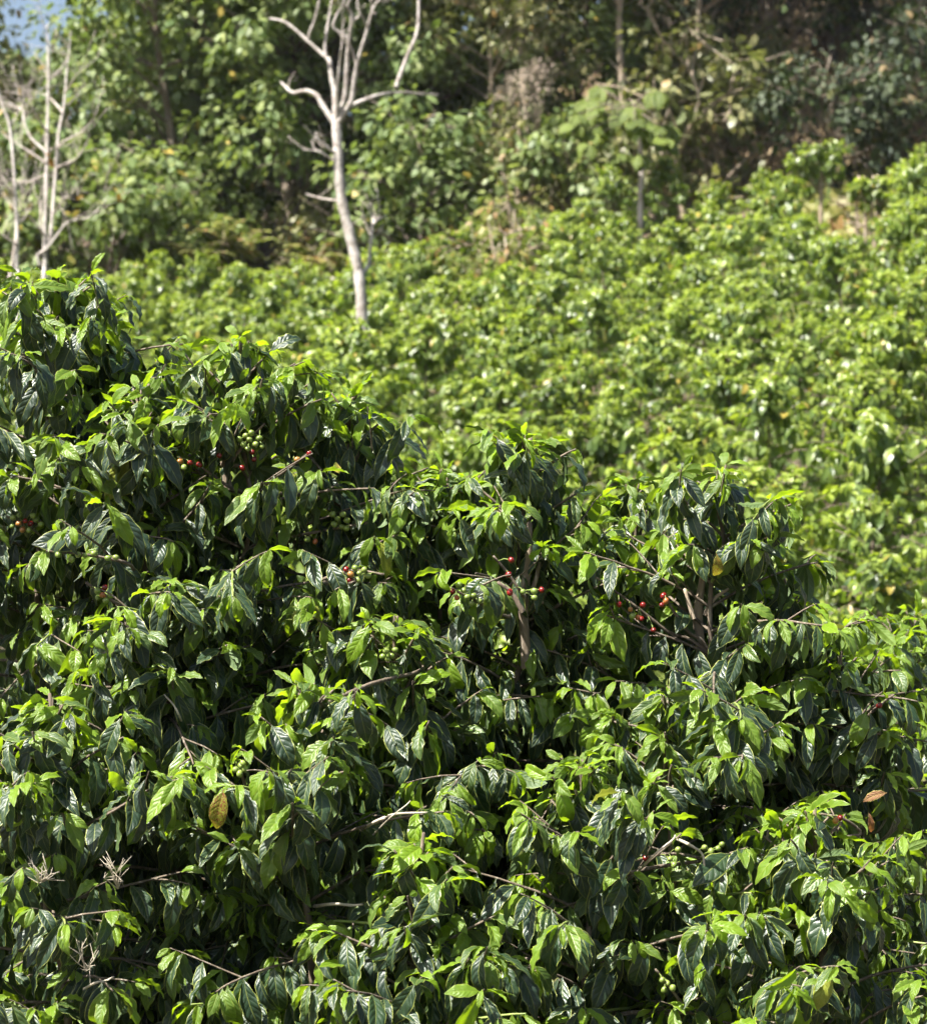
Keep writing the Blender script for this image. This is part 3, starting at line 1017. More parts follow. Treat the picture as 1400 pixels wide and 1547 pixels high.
# straggly shrubs with leafless stems at the top of the field
for (px, py_top, py_base, d, stems, lab) in (
        (1240, 205, 330, 36.8, 1, 'straggly coffee shrub with a bare stem and a small leafy head, taller one'),
        (1310, 255, 372, 36.0, 4, 'straggly coffee shrub with several bare upright stems and a leafy tuft on top'),
        (1178, 320, 380, 37.0, 1, 'small straggly coffee shrub with a short bare stem between field bushes')):
    top = P(px, py_top, d)
    bot = P(px, py_base, d)
    bot[2] = min(bot[2], float(ground_z(bot[0], bot[1])))
    root = thing('straggly_coffee_shrub', bot, lab, 'shrub')
    g = np.random.default_rng(int(px))
    h = top[2] - bot[2]
    L, tw = Leaves(), []
    t = Tubes()
    for k in range(stems):
        x0 = (k - (stems - 1) / 2) * 0.09
        line = smooth_path([(x0 * 0.6, 0, 0), (x0 + g.normal(0, 0.02), g.normal(0, 0.05), h * 0.5), (x0 * 1.2 + g.normal(0, 0.03), g.normal(0, 0.05), h * 0.93)], 4)
        t.add(line, np.linspace(0.035, 0.018, len(line)), 6)
        for q in range(30 if stems == 1 else 12):
            f = g.uniform(0.72, 1.0)
            a = g.uniform(0, 6.28)
            grow_shoot(g, L, tw, line[int(f * (len(line) - 1))], (math.cos(a), math.sin(a), g.uniform(0.2, 0.9)), g.uniform(0.2, 0.55) * (1 if stems == 1 else 0.6), 0.8, 1.15, 0.3, 0.05, 0, 1.4, 0.006)
        for q in range(8):                 # leafless side twigs
            a = g.uniform(0, 6.28)
            s0 = line[int(g.uniform(0.25, 0.7) * len(line))]
            e = s0 + np.array((math.cos(a) * 0.4, math.sin(a) * 0.4, g.uniform(-0.05, 0.25)))
            t.add(np.array((s0, s0 * 0.5 + e * 0.5 + (0, 0, 0.03), e)), np.array((0.009, 0.007, 0.004)), 4)
    p, R, s, a = L.arrays()
    link('leaves', join_leaves('leaves', p, R, s, np.clip(a + 0.2, 0, 1), g.integers(0, 6, len(p)), T_FIELD, M_FIELD), root, kind='stuff')
    link('stem', t.mesh('stem', M_TAN), root)
    t2 = Tubes()
    for q, r_ in tw:
        t2.add(q, r_, 4)
    link('twigs', t2.mesh('twigs', M_TWIG), root, kind='stuff')


# ------------------------------------------------------------------ bare trees traced from the photograph, at their own distance
def bare_tree(name, lines, d, label, mats, seed, twigs=0, gbase=None, leaves=0, spread=1.0, twlen=(0.3, 0.8)):
    g = np.random.default_rng(seed)
    base = P(lines[0][0][0][0], lines[0][0][0][1], d)
    base[2] = float(ground_z(base[0], base[1])) - 0.05
    root = thing(name, base, label, 'tree')
    k_ = PXK * d
    ends = []
    L = Leaves()
    for i, (pts, r0, r1) in enumerate(lines):
        dep = 0 if i == 0 else g.uniform(-1, 1) * spread
        n = len(pts)
        pp = [P(x, y, d) for x, y in pts]
        if i == 0:
            pp = [base] + pp
        else:
            pp = [q + np.array((0, dep * (j / (n - 1)) ** 1.2, 0)) for j, q in enumerate(pp)]
        line = smooth_path(pp, 4)
        rr = np.linspace(r0 * k_ * 0.9, r1 * k_ * (0.9 if i == 0 else 0.55), len(line))
        rr = rr * (1 + 0.07 * np.sin(np.arange(len(line)) * 1.7 + i))
        t = Tubes()
        t.add(line, rr, 10 if i == 0 else 8)
        link('trunk' if i == 0 else 'limb', t.mesh('trunk' if i == 0 else 'limb', mats[0] if r0 > 2.6 else mats[1], base), root)
        ends.append((line, rr))
    if twigs:
        t = Tubes()
        for k in range(twigs):
            line, rr = ends[int(g.integers(0, len(ends)))]
            j = int(g.uniform(0.4, 1.0) * (len(line) - 1))
            s0 = line[j]
            tg = norm(line[min(j + 1, len(line) - 1)] - line[j - 1])
            dd = norm(tg * 0.6 + g.normal(0, 0.6, 3) + UP * 0.5)
            ln = g.uniform(*twlen)
            q = [s0]
            for m in range(4):
                dd = norm(dd + g.normal(0, 0.2, 3) + UP * 0.1)
                q.append(q[-1] + dd * ln / 4)
            r_ = min(rr[j] * 0.5, 0.012)
            t.add(np.array(q), np.linspace(r_, 0.003, 5), 4)
            for m in (2, 3):
                d2 = norm(dd + g.normal(0, 0.7, 3))
                e = q[m] + d2 * ln * 0.4
                t.add(np.array((q[m], q[m] * 0.5 + e * 0.5 + g.normal(0, 0.02, 3), e)), np.array((r_ * 0.5, r_ * 0.4, 0.002)), 3)
                if g.random() < leaves:
                    L.add(e, norm(g.normal(0, 1, 3) - UP), norm(g.normal(0, 1, 3) + UP), g.uniform(0.1, 0.18), g.random())
        link('twigs', t.mesh('twigs', mats[1], base), root, kind='stuff')
    if len(L.p):
        p, R, s, a = L.arrays()
        link('leaves', join_leaves('leaves', p, R, s, a, g.integers(0, 6, len(p)), T_FIELD, M_RUSTY_FAR, base), root, kind='stuff', label='last orange and yellow leaves')
    return root


M_RUSTY_FAR = leaf_material('autumn leaf', (0.3, 0.22, 0.06), (0.34, 0.28, 0.09), (0.36, 0.17, 0.05), (0.4, 0.25, 0.03), (0.4, 0.15, 0.03), fine=False, tf=(0.3, 0.3), rough=0.5)

WHITE = [
    ([(548, 520), (547, 480), (543, 420), (536, 385), (526, 345), (516, 300), (512, 262), (510, 220), (508, 184)], 10, 8.2),
    ([(508, 190), (500, 178), (486, 156), (477, 141), (460, 133), (441, 135), (430, 126), (421, 116)], 5.5, 3),
    ([(508, 190), (506, 165), (505, 137), (500, 114), (497, 90), (492, 83), (469, 62), (441, 36), (424, 24), (404, 19)], 5.5, 3),
    ([(492, 84), (491, 64), (496, 32), (501, 0), (505, -40), (507, -90)], 3.2, 1.5),
    ([(467, 60), (467, 53), (475, 34), (483, 4), (487, -30), (489, -70)], 3.2, 1.5),
    ([(509, 188), (512, 172), (521, 150), (524, 115), (526, 86), (529, 58), (533, 30), (527, 17), (533, 2), (540, -40), (545, -90)], 5.2, 2),
    ([(525, 60), (522, 54), (504, 42), (509, 24), (520, 4), (528, -30)], 3, 1.5),
    ([(533, 30), (537, 28), (544, 23), (540, 6), (545, -30)], 2.8, 1.5),
    ([(509, 186), (510, 160), (511, 137), (516, 100), (519, 84)], 4.2, 3.0),
    ([(510, 190), (514, 180), (531, 154), (535, 130), (539, 107), (546, 82), (554, 58), (565, 21), (580, 2), (592, -30), (600, -80)], 5.2, 2.2),
    ([(525, 162), (532, 157), (554, 146), (576, 137), (604, 132), (636, 132), (661, 131)], 4.5, 2),
    ([(598, 133), (600, 125), (614, 86), (630, 45), (632, 2), (634, -40), (630, -90)], 4.5, 2.5),
    ([(510, 232), (500, 228), (475, 208), (462, 195)], 3.6, 1.5),
    ([(509, 244), (497, 238), (481, 229), (458, 227)], 3, 1.2),
    ([(513, 304), (505, 300), (482, 294), (458, 284)], 2.6, 1.3),
    ([(543, 414), (550, 408), (556, 397), (558, 368), (561, 339), (563, 318)], 4.6, 2.4),
    ([(562, 340), (568, 330), (581, 320)], 3, 1.6),
    ([(559, 345), (554, 338), (548, 322), (547, 304)], 2.4, 1.2),
    ([(566, 21), (562, 12), (560, -6), (556, -30)], 2.6, 1.5),
]
bare_tree('bare_tree', WHITE, 27.0, 'pale forked leafless tree rising alone from the coffee field', (M_PALE, M_PALE2), 5, twigs=26, spread=0.5, twlen=(0.15, 0.5))

LEFT1 = [
    ([(67, 430), (68, 404), (68, 347), (70, 275), (72, 180), (73, 108), (72, 60), (72, 35)], 5.0, 0.9),
    ([(68, 374), (76, 359), (81, 299), (88, 204), (96, 160), (100, 108), (103, 79), (106, 45)], 4.2, 0.9),
    ([(60, 400), (58, 385), (72, 376), (91, 352), (105, 337), (134, 331), (155, 316), (167, 297)], 3.0, 1.2),
    ([(85, 256), (92, 251), (115, 242), (134, 218), (138, 206)], 2.6, 1.1),
    ([(88, 222), (96, 215), (120, 203), (143, 184), (148, 172)], 2.4, 1.0),
    ([(95, 172), (91, 165), (72, 144), (57, 132), (38, 124)], 2.4, 1.0),
    ([(70, 234), (67, 227), (45, 206), (34, 180), (31, 163), (10, 153), (-10, 150)], 2.8, 1.1),
    ([(70, 250), (67, 244), (36, 223), (21, 213), (0, 200)], 2.4, 1.0),
    ([(67, 356), (62, 347), (43, 323), (33, 313)], 2.6, 1.2),
    ([(62, 348), (60, 320), (58, 299), (60, 275)], 2.2, 1.0),
    ([(82, 322), (88, 318), (100, 306), (122, 294), (128, 290)], 2.4, 1.0),
    ([(72, 200), (60, 180), (52, 160), (44, 120)], 2.0, 0.8),
    ([(72, 262), (50, 268), (30, 270), (5, 262)], 2.0, 0.9),
    ([(98, 140), (112, 128), (128, 118), (150, 112)], 1.8, 0.8),
    ([(73, 120), (84, 104), (90, 84), (92, 60)], 1.8, 0.8),
]
bare_tree('bare_tree', LEFT1, 33.0, 'slender leafless tree with twin white trunks and many thin side branches', (M_PALE3, M_PALE2), 6, twigs=80, leaves=0.07, spread=0.8)
LEFT2 = [
    ([(26, 430), (25, 404), (26, 347), (23, 287), (18, 215), (12, 180), (2, 156), (-6, 120), (-10, 60)], 4.0, 1.4),
    ([(25, 374), (24, 368), (10, 359), (0, 353), (-20, 345)], 2.4, 1.2),
    ([(14, 420), (17, 390), (20, 323), (10, 304), (0, 296)], 2.4, 1.1),
    ([(23, 296), (21, 292), (7, 282), (-10, 270)], 2.2, 1.1),
    ([(14, 190), (22, 175), (30, 150), (28, 120)], 2.0, 0.9),
]
bare_tree('bare_tree', LEFT2, 32.0, 'slender leafless tree with a single thin pale trunk, beside the twin-trunked one', (M_PALE3, M_PALE2), 8, twigs=40, leaves=0.08,
          spread=0.6)

# ------------------------------------------------------------------ the wood beyond the field
T_WOOD = [leaf_template(np.random.default_rng(1200 + k), 3, 2, width=0.27, curl=(0.2, 1.0), fold=(0.05, 0.4), wave=0.0) for k in range(5)]


def crown(g, centres, radii, n_per, lsize, mat, origin, flat=0.75, droop=0.6, yng=0.25):
    ps, ax, nn, ss, aa = [], [], [], [], []
    for c, r in zip(centres, radii):
        n = int(n_per * (r / 0.6) ** 2)
        dirv = g.normal(0, 1, (n, 3))
        dirv /= np.linalg.norm(dirv, axis=1)[:, None]
        rad = r * g.uniform(0.25, 1.0, n) ** 0.5
        # gather the leaves into small sprays
        nsp = max(3, n // 9)
        sp = g.integers(0, nsp, n)
        spd = g.normal(0, 1, (nsp, 3)); spd /= np.linalg.norm(spd, axis=1)[:, None]
        spr = r * g.uniform(0.3, 1.1, nsp) ** 0.6
        q = spd[sp] * spr[sp][:, None] + dirv * (lsize * 0.9)
        q[:, 2] *= flat
        p = c + q
        out = q / (np.linalg.norm(q, axis=1)[:, None] + 1e-6)
        a = dirv * 0.7 + out * 0.5 + np.array((0, 0, -droop)) + g.normal(0, 0.3, (n, 3))
        m = out * 0.5 + np.array((0, 0, 1.0)) + g.normal(0, 0.35, (n, 3))
        ps.append(p); ax.append(a); nn.append(m)
        ss.append(lsize * g.uniform(0.6, 1.2, n)); aa.append(np.clip(g.normal(yng, 0.3, n), 0, 1))
    p, a, m, s, ag = map(np.concatenate, (ps, ax, nn, ss, aa))
    R = frames(a, m)
    return join_leaves('crown', p, R, s, ag, g.integers(0, len(T_WOOD), len(p)), T_WOOD, mat, origin)


def tree_proto(seed, h, cb, cr, nc, n_per, lsize, mat, bark, tr=0.09, lean=0.0, clump=(0.45, 0.8)):
    """tree of height h, crown from cb upward, crown radius cr"""
    g = np.random.default_rng(seed)
    t = Tubes()
    tl = smooth_path([(0, 0, -0.2), (g.normal(0, 0.1), g.normal(0, 0.1), h * 0.33), (lean * 0.5 + g.normal(0, 0.15), g.normal(0, 0.15), h * 0.66), (lean, 0, h * 0.95)], 5)
    t.add(tl, np.linspace(tr, tr * 0.25, len(tl)), 8)
    trunk = t.mesh('trunk', bark)
    cs, rs = [], []
    lt = Tubes()
    for k in range(nc):
        z = g.uniform(cb, h)
        f = (z - cb) / max(0.1, h - cb)
        env = cr * (math.sin(math.pi * min(1, 0.2 + 0.75 * f)) ** 0.6)
        a = g.uniform(0, 6.28)
        rr = env * math.sqrt(g.uniform(0.1, 1))
        c = np.array((lean * z / h + rr * math.cos(a), rr * math.sin(a), z))
        r = g.uniform(*clump)
        cs.append(c); rs.append(r)
        j = int(np.clip(np.argmin(np.abs(tl[:, 2] - (z - rr * 0.6))), 1, len(tl) - 2))
        s0 = tl[j]
        mid = s0 * 0.5 + c * 0.5 + np.array((0, 0, 0.1)) + g.normal(0, 0.12, 3)
        lt.add(smooth_path([s0, mid, c], 3), np.linspace(tr * 0.32, 0.008, 7), 5)
        for q in range(3):
            e = c + g.normal(0, r * 0.55, 3)
            lt.add(np.array((mid, mid * 0.4 + e * 0.6 + g.normal(0, 0.06, 3), e)), np.array((0.012, 0.009, 0.004)), 3)
    limbs = lt.mesh('limbs', bark)
    cr_ = crown(g, cs, rs, n_per, lsize, mat, (0, 0, 0))
    return trunk, limbs, cr_


def place_tree(proto, name, px, d, label, group, sc=1.0, rz=0.0, cat='tree', dz=0.0):
    x = (px - 700) * PXK * d
    z = float(ground_z(x, d))
    o = thing(name, (x, d, z + dz), label, cat, group)
    o.scale = (sc, sc, sc)
    o.rotation_euler = (0, 0, rz)
    link('trunk', proto[0], o)
    link('limbs', proto[1], o, kind='stuff')
    link('crown', proto[2], o, kind='stuff')
    return o


TP = {
    'leafy': tree_proto(301, 7.5, 0.9, 1.9, 56, 150, 0.2, M_WOOD_LEAF, M_BARK, 0.1),
    'leafy2': tree_proto(302, 8.2, 1.8, 2.1, 54, 150, 0.21, M_WOOD_LEAF, M_BARK, 0.12, 0.4),
    'olive': tree_proto(303, 8.5, 2.2, 2.0, 50, 150, 0.18, M_OLIVE_LEAF, M_TAN, 0.1, -0.3),
    'olive2': tree_proto(304, 6.0, 0.8, 1.8, 42, 150, 0.17, M_OLIVE_LEAF, M_TAN, 0.08),
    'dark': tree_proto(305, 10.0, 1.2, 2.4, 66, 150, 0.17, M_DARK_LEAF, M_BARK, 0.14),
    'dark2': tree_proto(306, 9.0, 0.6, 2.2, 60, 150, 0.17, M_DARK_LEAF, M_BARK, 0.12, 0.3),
    'shrub': tree_proto(307, 2.2, 0.2, 1.0, 20, 150, 0.17, M_WOOD_LEAF, M_BARK, 0.04, clump=(0.3, 0.5)),
    'shrub2': tree_proto(308, 1.8, 0.1, 1.1, 20, 150, 0.15, M_OLIVE_LEAF, M_TAN, 0.04, clump=(0.3, 0.5)),
    'darkshrub': tree_proto(310, 2.2, 0.2, 1.0, 20, 150, 0.15, M_DARK_LEAF, M_BARK, 0.04, clump=(0.3, 0.5)),
    'dryshrub': tree_proto(309, 1.7, 0.2, 0.75, 22, 260, 0.11, M_FERN, M_TAN, 0.03, clump=(0.25, 0.4)),
}
WG = 'trees of the wood above the field'
WOOD = [
    ('leafy', 255, 42.6, 'leafy green tree crowding close behind the twin-trunked bare tree', 0.95, 0.3),
    ('leafy2', 318, 46.0, 'broad leafy tree of the wood between the bare trees, hung with some yellow leaves', 1.05, 1.2),
    ('leafy2', 350, 44.6, 'leafy tree whose crown hangs over the ferny gap beside the pale tree', 1.0, 2.9),
    ('leafy2', 452, 42.3, 'leafy tree whose lit crown spreads behind the curved low limb of the pale tree', 1.0, 4.3),
    ('leafy', 110, 46.0, 'leafy tree of the wood below the gap of blue sky', 0.52, 2.2),
    ('olive', -120, 43.0, 'olive-leaved tree at the photo edge beside the gap of sky', 0.95, 0.9),
    ('leafy2', 470, 44.0, 'leafy tree of the wood behind the fork of the pale bare tree', 1.05, 3.1),
    ('olive', 410, 49.0, 'tall olive-leaved tree behind the top twigs of the pale bare tree', 1.1, 4.0),
    ('leafy', 590, 43.5, 'leafy tree of the wood under the long level limb of the pale bare tree', 0.9, 5.1),
    ('leafy2', 660, 47.0, 'leafy tree of the wood above the level limb of the pale bare tree', 1.05, 0.2),
    ('olive2', 740, 42.5, 'short olive-brown tree of the wood beside the grey seed heads', 0.85, 1.7),
    ('olive', 800, 46.5, 'tall thin-crowned olive tree above the grey seed heads', 1.1, 2.6),
    ('leafy', 880, 44.5, 'green tree of the wood crowded behind the large-leaved sapling', 0.8, 3.6),
    ('olive', 960, 49.0, 'tall grey-olive tree standing behind the large-leaved sapling', 1.1, 4.4),
    ('olive2', 1060, 44.5, 'grey-green shaded tree next along from the large-leaved sapling', 0.9, 5.5),
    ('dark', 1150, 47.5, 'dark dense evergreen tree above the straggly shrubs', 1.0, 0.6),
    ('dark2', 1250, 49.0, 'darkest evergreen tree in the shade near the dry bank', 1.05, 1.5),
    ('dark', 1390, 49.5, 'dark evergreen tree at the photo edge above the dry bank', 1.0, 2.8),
    ('dark2', 1010, 53.0, 'dark tree deep in the wood behind the grey-olive tree', 1.1, 3.9),
    ('leafy2', 315, 50.0, 'tall leafy tree at the back of the wood beside the gap of sky', 0.95, 2.0),
    ('leafy', 540, 53.0, 'tall leafy tree at the back of the wood behind the pale tree', 1.15, 1.0),
    ('dark2', 720, 54.0, 'tall dark tree at the back of the wood behind the tall olive tree', 1.1, 2.4),
    ('olive', 1340, 56.0, 'brownish tree high on the bank behind the evergreens', 1.0, 0.4),
    ('leafy2', 350, 54.0, 'tallest leafy tree at the back of the wood between the bare trees', 1.1, 5.0),
    ('leafy', 190, 55.0, 'leafy tree at the back of the wood just below the gap of sky', 0.4, 3.3),
    ('leafy2', 20, 50.0, 'leafy tree behind the single thin bare trunk, low under the sky', 0.4, 0.7),
    ('dark', 860, 56.0, 'dark tree at the back of the wood behind the thin-crowned olive tree', 1.1, 4.9),
]
for (k, px, d, lab, sc, rz) in WOOD:
    place_tree(TP[k], 'woodland_tree', px, d, lab, WG, sc, rz)
SHR = [
    ('shrub', 170, 40.2, 'low green shrub at the wood edge behind the twin bare trunks', 1.3, 0.4),
    ('shrub', 60, 41.5, 'green shrub framed between the thin bare trunks', 1.5, 5.0),
    ('shrub', -10, 41.0, 'green shrub at the photo edge behind the single thin bare trunk', 1.4, 2.0),
    ('shrub2', 120, 43.0, 'olive shrub rising behind the twin bare trunks', 1.6, 3.0),
    ('shrub', 270, 40.6, 'low leafy shrub at the wood edge beside the yellow ferns', 0.9, 1.4),
    ('shrub', 640, 40.3, 'rounded green shrub at the wood edge right of the pale tree', 1.25, 2.4),
    ('shrub', 690, 40.8, 'green shrub at the wood edge next to the reddish bush', 1.1, 3.4),
    ('shrub2', 780, 41.2, 'olive shrub under the grey seed heads', 1.1, 4.4),
    ('shrub', 860, 41.0, 'green shrub at the wood edge before the large-leaved sapling', 1.0, 5.4),
    ('shrub2', 1035, 41.2, 'olive shrub filling the gap beside the trunk of the large-leaved sapling', 1.5, 2.2),
    ('darkshrub', 1255, 40.6, 'dark shrub behind the taller straggly bare-stemmed coffee', 1.1, 4.2),
    ('shrub2', 1080, 42.0, 'shaded olive shrub at the foot of the dark bank', 1.0, 0.8),
    ('darkshrub', 1390, 42.0, 'dark green shrub at the photo edge above the top coffee rows', 1.2, 1.9),
    ('darkshrub', 1330, 41.0, 'dark green shrub behind the straggly many-stemmed coffee', 1.0, 2.9),
    ('shrub2', 480, 41.5, 'brownish shrub in the shade behind the pale trunk', 0.9, 3.9),
]
for (k, px, d, lab, sc, rz) in SHR:
    place_tree(TP[k], 'woodland_shrub', px, d, lab, 'shrubs along the wood edge', sc, rz, 'shrub')
place_tree(TP['dryshrub'], 'reddish_bush', 765, 35.0, 'yellowish dry bush with reddish tints among the top coffee rows', None, 1.2, 1.0, 'bush')

# trunks that show among the leaves
def bare_trunk(px, py0, py1, d, r, label, mat, lean=0, crown_p=None):
    a = P(px, py0, d)
    a[2] = float(ground_z(a[0], a[1])) - 0.1
    b = P(px + lean, py1, d)
    root = thing('woodland_tree', a, label, 'tree', WG)
    g = np.random.default_rng(int(px + d * 10))
    line = smooth_path([a, a * 0.6 + b * 0.4 + g.normal(0, 0.05, 3), a * 0.25 + b * 0.75 + g.normal(0, 0.08, 3), b], 5)
    t = Tubes()
    t.add(line, np.linspace(r, r * 0.6, len(line)), 8)
    link('trunk', t.mesh('trunk', mat, a), root)
    lt = Tubes()
    cs, rs = [], []
    for k in range(crown_p[0]):
        s0 = line[int(len(line) * g.uniform(0.8, 0.99))]
        c = b + np.array((g.uniform(-1, 1) * crown_p[1], g.uniform(-1, 1) * crown_p[1] * 0.8, g.uniform(*crown_p[3])))
        lt.add(smooth_path([s0, s0 * 0.5 + c * 0.5 + (0, 0, 0.15), c], 3), np.linspace(r * 0.4, 0.01, 7), 5)
        cs.append(c); rs.append(g.uniform(0.5, 0.9))
    link('limbs', lt.mesh('limbs', mat, a), root, kind='stuff')
    link('crown', crown(g, cs, rs, crown_p[2], 0.18, crown_p[4], a), root, kind='stuff')
    return root


bare_trunk(790, 330, -30, 42.0, 0.07, 'straight tan trunk rising out of the seed heads to the top of the photo', M_TAN, 0, (12, 1.6, 70, (0.4, 2.6), M_OLIVE_LEAF))
bare_trunk(945, 330, -40, 42.6, 0.075, 'tall grey trunk above the large-leaved sapling, its wide crown shading the bank', M_TAN, -5, (56, 3.9, 100, (0.8, 5.0), M_OLIVE_LEAF))
bare_trunk(1060, 330, -60, 43.6, 0.05, 'thin leaning trunk beside the tall grey one, its unseen crown added to shade the bank', M_TAN, 8, (50, 3.6, 100, (0.9, 5.0), M_OLIVE_LEAF))  # unseen crown above the view, added to deepen the shade on the bank
bare_trunk(438, 400, 120, 42.0, 0.12, 'dark stout trunk standing in the shade behind the pale bare tree', M_BARK, -4, (7, 1.2, 70, (0.6, 2.2), M_WOOD_LEAF))

# large-leaved sapling
g = np.random.default_rng(21)
base = P(968, 362, 37.5)
base[2] = float(ground_z(base[0], base[1])) - 0.05
root = thing('large_leaved_sapling', base, 'sapling with very large rounded leaves on a thin pale trunk', 'sapling')
tl = smooth_path([base, P(967, 320, 37.5), P(969, 250, 37.5), P(964, 200, 37.5), P(958, 160, 37.5)], 5)
t = Tubes()
t.add(tl, np.linspace(0.055, 0.025, len(tl)), 8)
link('trunk', t.mesh('trunk', M_PALE2, base), root)
T_BIG = [leaf_template(np.random.default_rng(60 + k), 8, 4, width=0.3, curl=(0.2, 0.8), fold=(0.05, 0.3), wave=0.015) for k in range(4)]
BIGM = [mesh_np('leaf', *T_BIG[k][:2], M_BIG_LEAF, T_BIG[k][2]) for k in range(4)]
for k, (x, y) in enumerate(((880, 150), (905, 165), (868, 180), (930, 148), (950, 170), (895, 195), (925, 190), (975, 185), (1003, 170), (1000, 195), (945, 200), (985, 205), (915, 140),
                            (960, 145), (990, 150), (875, 165), (890, 210), (932, 212), (965, 218), (1012, 205), (940, 158), (918, 172), (962, 190), (900, 150))):
    c = P(x + g.uniform(-12, 12), y + g.uniform(-28, 22), 37.5 + g.uniform(-0.7, 0.7))
    s0 = tl[int(g.integers(len(tl) - 6, len(tl)))]
    t = Tubes()
    t.add(smooth_path([s0, s0 * 0.5 + c * 0.5 + (0, 0, 0.08), c], 3), np.linspace(0.016, 0.006, 7), 5)
    link('limb', t.mesh('limb', M_BARK, base), root)
    for q in range(5):
        a = q * 1.256 + g.uniform(-0.4, 0.4)
        ax = norm((math.cos(a), math.sin(a), g.uniform(-1.8, -0.1)))
        o = link('leaf', BIGM[int(g.integers(0, 4))], root)
        F = frames(np.array([ax]), np.array([(g.normal(0, 0.35), -0.8 + g.normal(0, 0.35), 0.8)]))[0] * g.uniform(0.22, 0.36)
        M = np.eye(4)
        M[:3, :3] = F
        M[:3, 3] = c - base
        o.matrix_basis = Matrix(M.tolist())

# grey seed heads of a dry tall herb
g = np.random.default_rng(31)
for (x, y, lab) in ((812, 112, 'grey fluffy seed head, the largest, on a dry stalk beside the tan trunk'),
                    (785, 135, 'grey fluffy seed head just below the largest one'),
                    (808, 155, 'small grey fluffy seed head, lowest of the three')):
    d = 40.6
    base = P(x - 8, 340, d)
    base[2] = float(ground_z(base[0], base[1])) - 0.05
    top = P(x, y, d)
    root = thing('dry_seed_herb', base, lab, 'plant', 'grey seed heads at the wood edge')
    t = Tubes()
    line = smooth_path([base, base * 0.5 + top * 0.5 + g.normal(0, 0.06, 3), top], 5)
    t.add(line, np.linspace(0.018, 0.007, len(line)), 5)
    link('stalk', t.mesh('stalk', M_TAN, base), root)
    cs = [top + g.normal(0, 0.1, 3) for _ in range(5)]
    link('seed_head', crown(g, cs, [g.uniform(0.14, 0.22) for _ in cs], 900, 0.055, M_FLUFF, base, 0.9, 0.2), root, kind='stuff')


# ferns in the gap of the wood
def fern(px, py, d, size, label, seed):
    g = np.random.default_rng(seed)
    c = P(px, py, d)
    c[2] = max(c[2] - size * 0.5, float(ground_z(c[0], c[1])))
    root = thing('fern', c, label, 'fern', 'ferns under the wood')
    for k in range(11):
        a = k * 0.571 + g.uniform(-0.2, 0.2)
        L = Leaves()
        t = Tubes()
        q = [np.zeros(3)]
        d0 = norm((math.cos(a), math.sin(a), g.uniform(0.5, 3.0)))
        fl = size * g.uniform(0.7, 1.25)
        for m in range(12):
            d0 = norm(d0 + np.array((0, 0, -0.15)) + g.normal(0, 0.04, 3))
            q.append(q[-1] + d0 * fl / 12)
        t.add(np.array(q), np.linspace(0.008, 0.002, 13), 4)
        fr = link('frond', t.mesh('frond', M_TAN), root)
        for m in range(2, 13):
            lat = norm(np.cross(q[m] - q[m - 1], UP))
            for sd in (-1, 1):
                L.add(q[m], norm(lat * sd + (q[m] - q[m - 1]) * 4), UP + g.normal(0, 0.2, 3), size * 0.26 * math.sin(math.pi * (0.12 + 0.86 * m / 13)), g.random())
        p, R, s, ag = L.arrays()
        link('leaflets', join_leaves('leaflets', p, R, s, ag, g.integers(0, 5, len(p)), T_WOOD, M_FERN), fr, kind='stuff')


fern(335, 335, 40.0, 0.75, 'yellow-green fern arching in the dark gap under the wood', 1)
fern(365, 350, 40.6, 0.65, 'brownish fern just behind the yellow-green one', 2)
fern(478, 365, 40.0, 0.7, 'tan fern behind the foot of the pale bare trunk', 3)
fern(300, 372, 39.7, 0.6, 'small fern at the lip of the dark gap', 4)

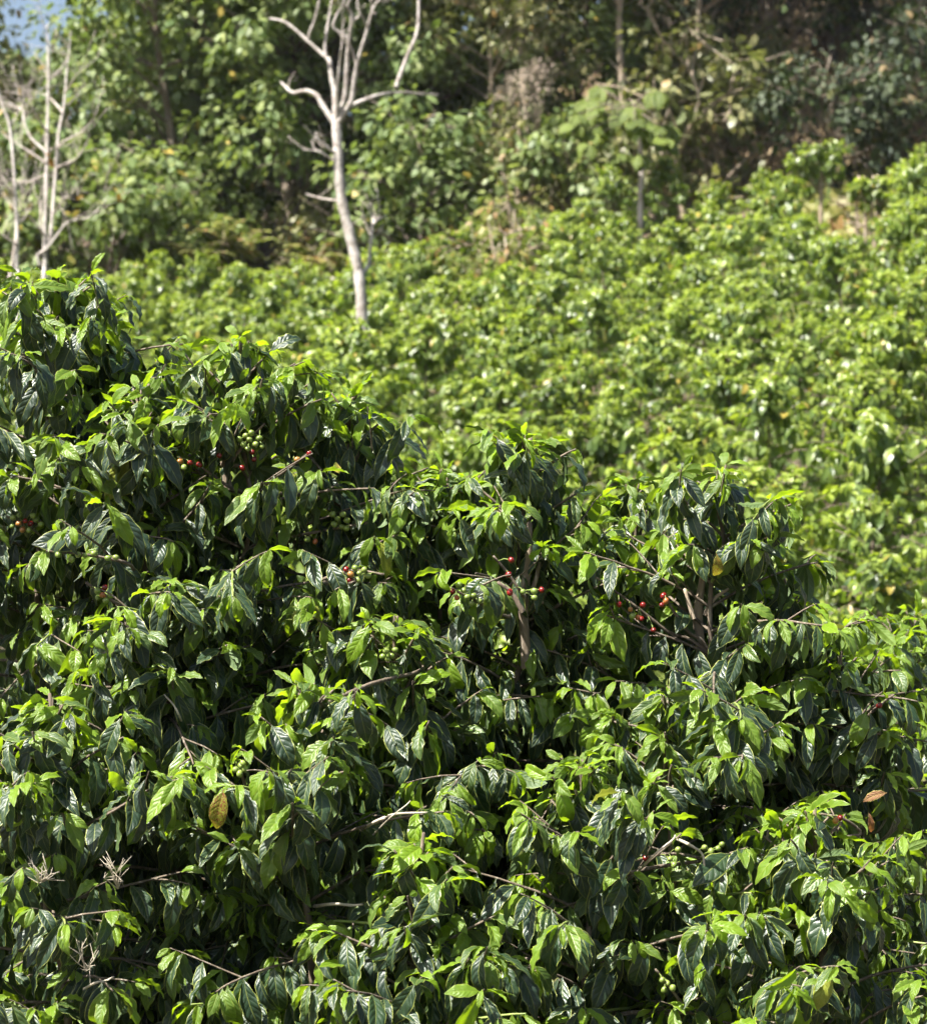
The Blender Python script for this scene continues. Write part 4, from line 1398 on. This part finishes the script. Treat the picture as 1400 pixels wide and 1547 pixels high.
# dry grass and dead brush on the bank
gb = np.random.default_rng(55)
L = Leaves()
for k in range(5200):
    px = gb.uniform(820, 1480)
    d = gb.uniform(41.6, 58)
    x = (px - 700) * PXK * d
    z = float(ground_z(x, d))
    L.add(np.array((x, d, z - 0.02)), norm((gb.normal(0, 0.5), gb.normal(0, 0.5), 1.0)), norm((gb.normal(0, 1), -1, 0.3)), gb.uniform(0.25, 0.7), gb.random())
p, R, s, ag = L.arrays()
T_GRASS = [leaf_template(np.random.default_rng(1500 + k), 4, 1, width=0.035, curl=(0.5, 1.6), fold=(0.0, 0.01), wave=0) for k in range(4)]
link('dry_grass', join_leaves('dry_grass', p, R, s, ag, gb.integers(0, 4, len(p)), T_GRASS, M_DRY_LEAF), kind='stuff', label='dry tan grass and dead brush on the shaded bank', category='grass')
# leaf litter and weeds under the wood and the field edge
L = Leaves()
for k in range(5000):
    d = gb.uniform(31, 50)
    x = gb.uniform(-1, 1) * (HX * d + 1)
    z = float(ground_z(x, d))
    L.add(np.array((x, d, z + 0.01)), norm((gb.normal(0, 1), gb.normal(0, 1), gb.uniform(-0.1, 0.9))), norm((gb.normal(0, 0.4), gb.normal(0, 0.4), 1)), gb.uniform(0.12, 0.3), gb.random())
for k in range(2600):
    d = gb.uniform(31.5, 41.5)
    x = (gb.uniform(1170, 1370) - 700) * PXK * d
    L.add(np.array((x, d, float(ground_z(x, d)) - 0.02)), norm((gb.normal(0, 0.6), gb.normal(0, 0.6), 1.0)), norm((gb.normal(0, 1), -0.8, 0.8)), gb.uniform(0.12, 0.38), gb.random())
p, R, s, ag = L.arrays()
link('undergrowth', join_leaves('undergrowth', p, R, s, ag, gb.integers(0, 5, len(p)), T_WOOD, M_FERN), kind='stuff', label='weeds and leaf litter under the wood edge', category='undergrowth')
print('objects', len(S.objects), 'fg leaves', [len(f[0]) for f in FGL])

# ------------------------------------------------------------------ the slightly hazy air
hv = np.array([(x, y, z) for z in (-22.0, 34.0) for y in (-160.0, 710.0) for x in (-410.0, 410.0)])
hq = np.array([(0, 2, 3, 1), (4, 5, 7, 6), (0, 1, 5, 4), (2, 6, 7, 3), (0, 4, 6, 2), (1, 3, 7, 5)])
hm, nt, N, L_ = new_mat('hazy air')
vol = N.new('ShaderNodeVolumePrincipled')
vol.inputs['Color'].default_value = (0.9, 0.93, 1.0, 1)
vol.inputs['Density'].default_value = 0.0002
vol.inputs['Anisotropy'].default_value = 0.2
out = N.new('ShaderNodeOutputMaterial')
L_.new(vol.outputs[0], out.inputs['Volume'])
link('haze', mesh_np('haze', hv, hq, hm, smooth=False), kind='stuff', label='thin pale haze in the air over the slope', category='haze')
print('ground z range', GV[:, 2].min(), GV[:, 2].max(), 'tris', sum(len(m.polygons) for m in bpy.data.meshes) * 2)
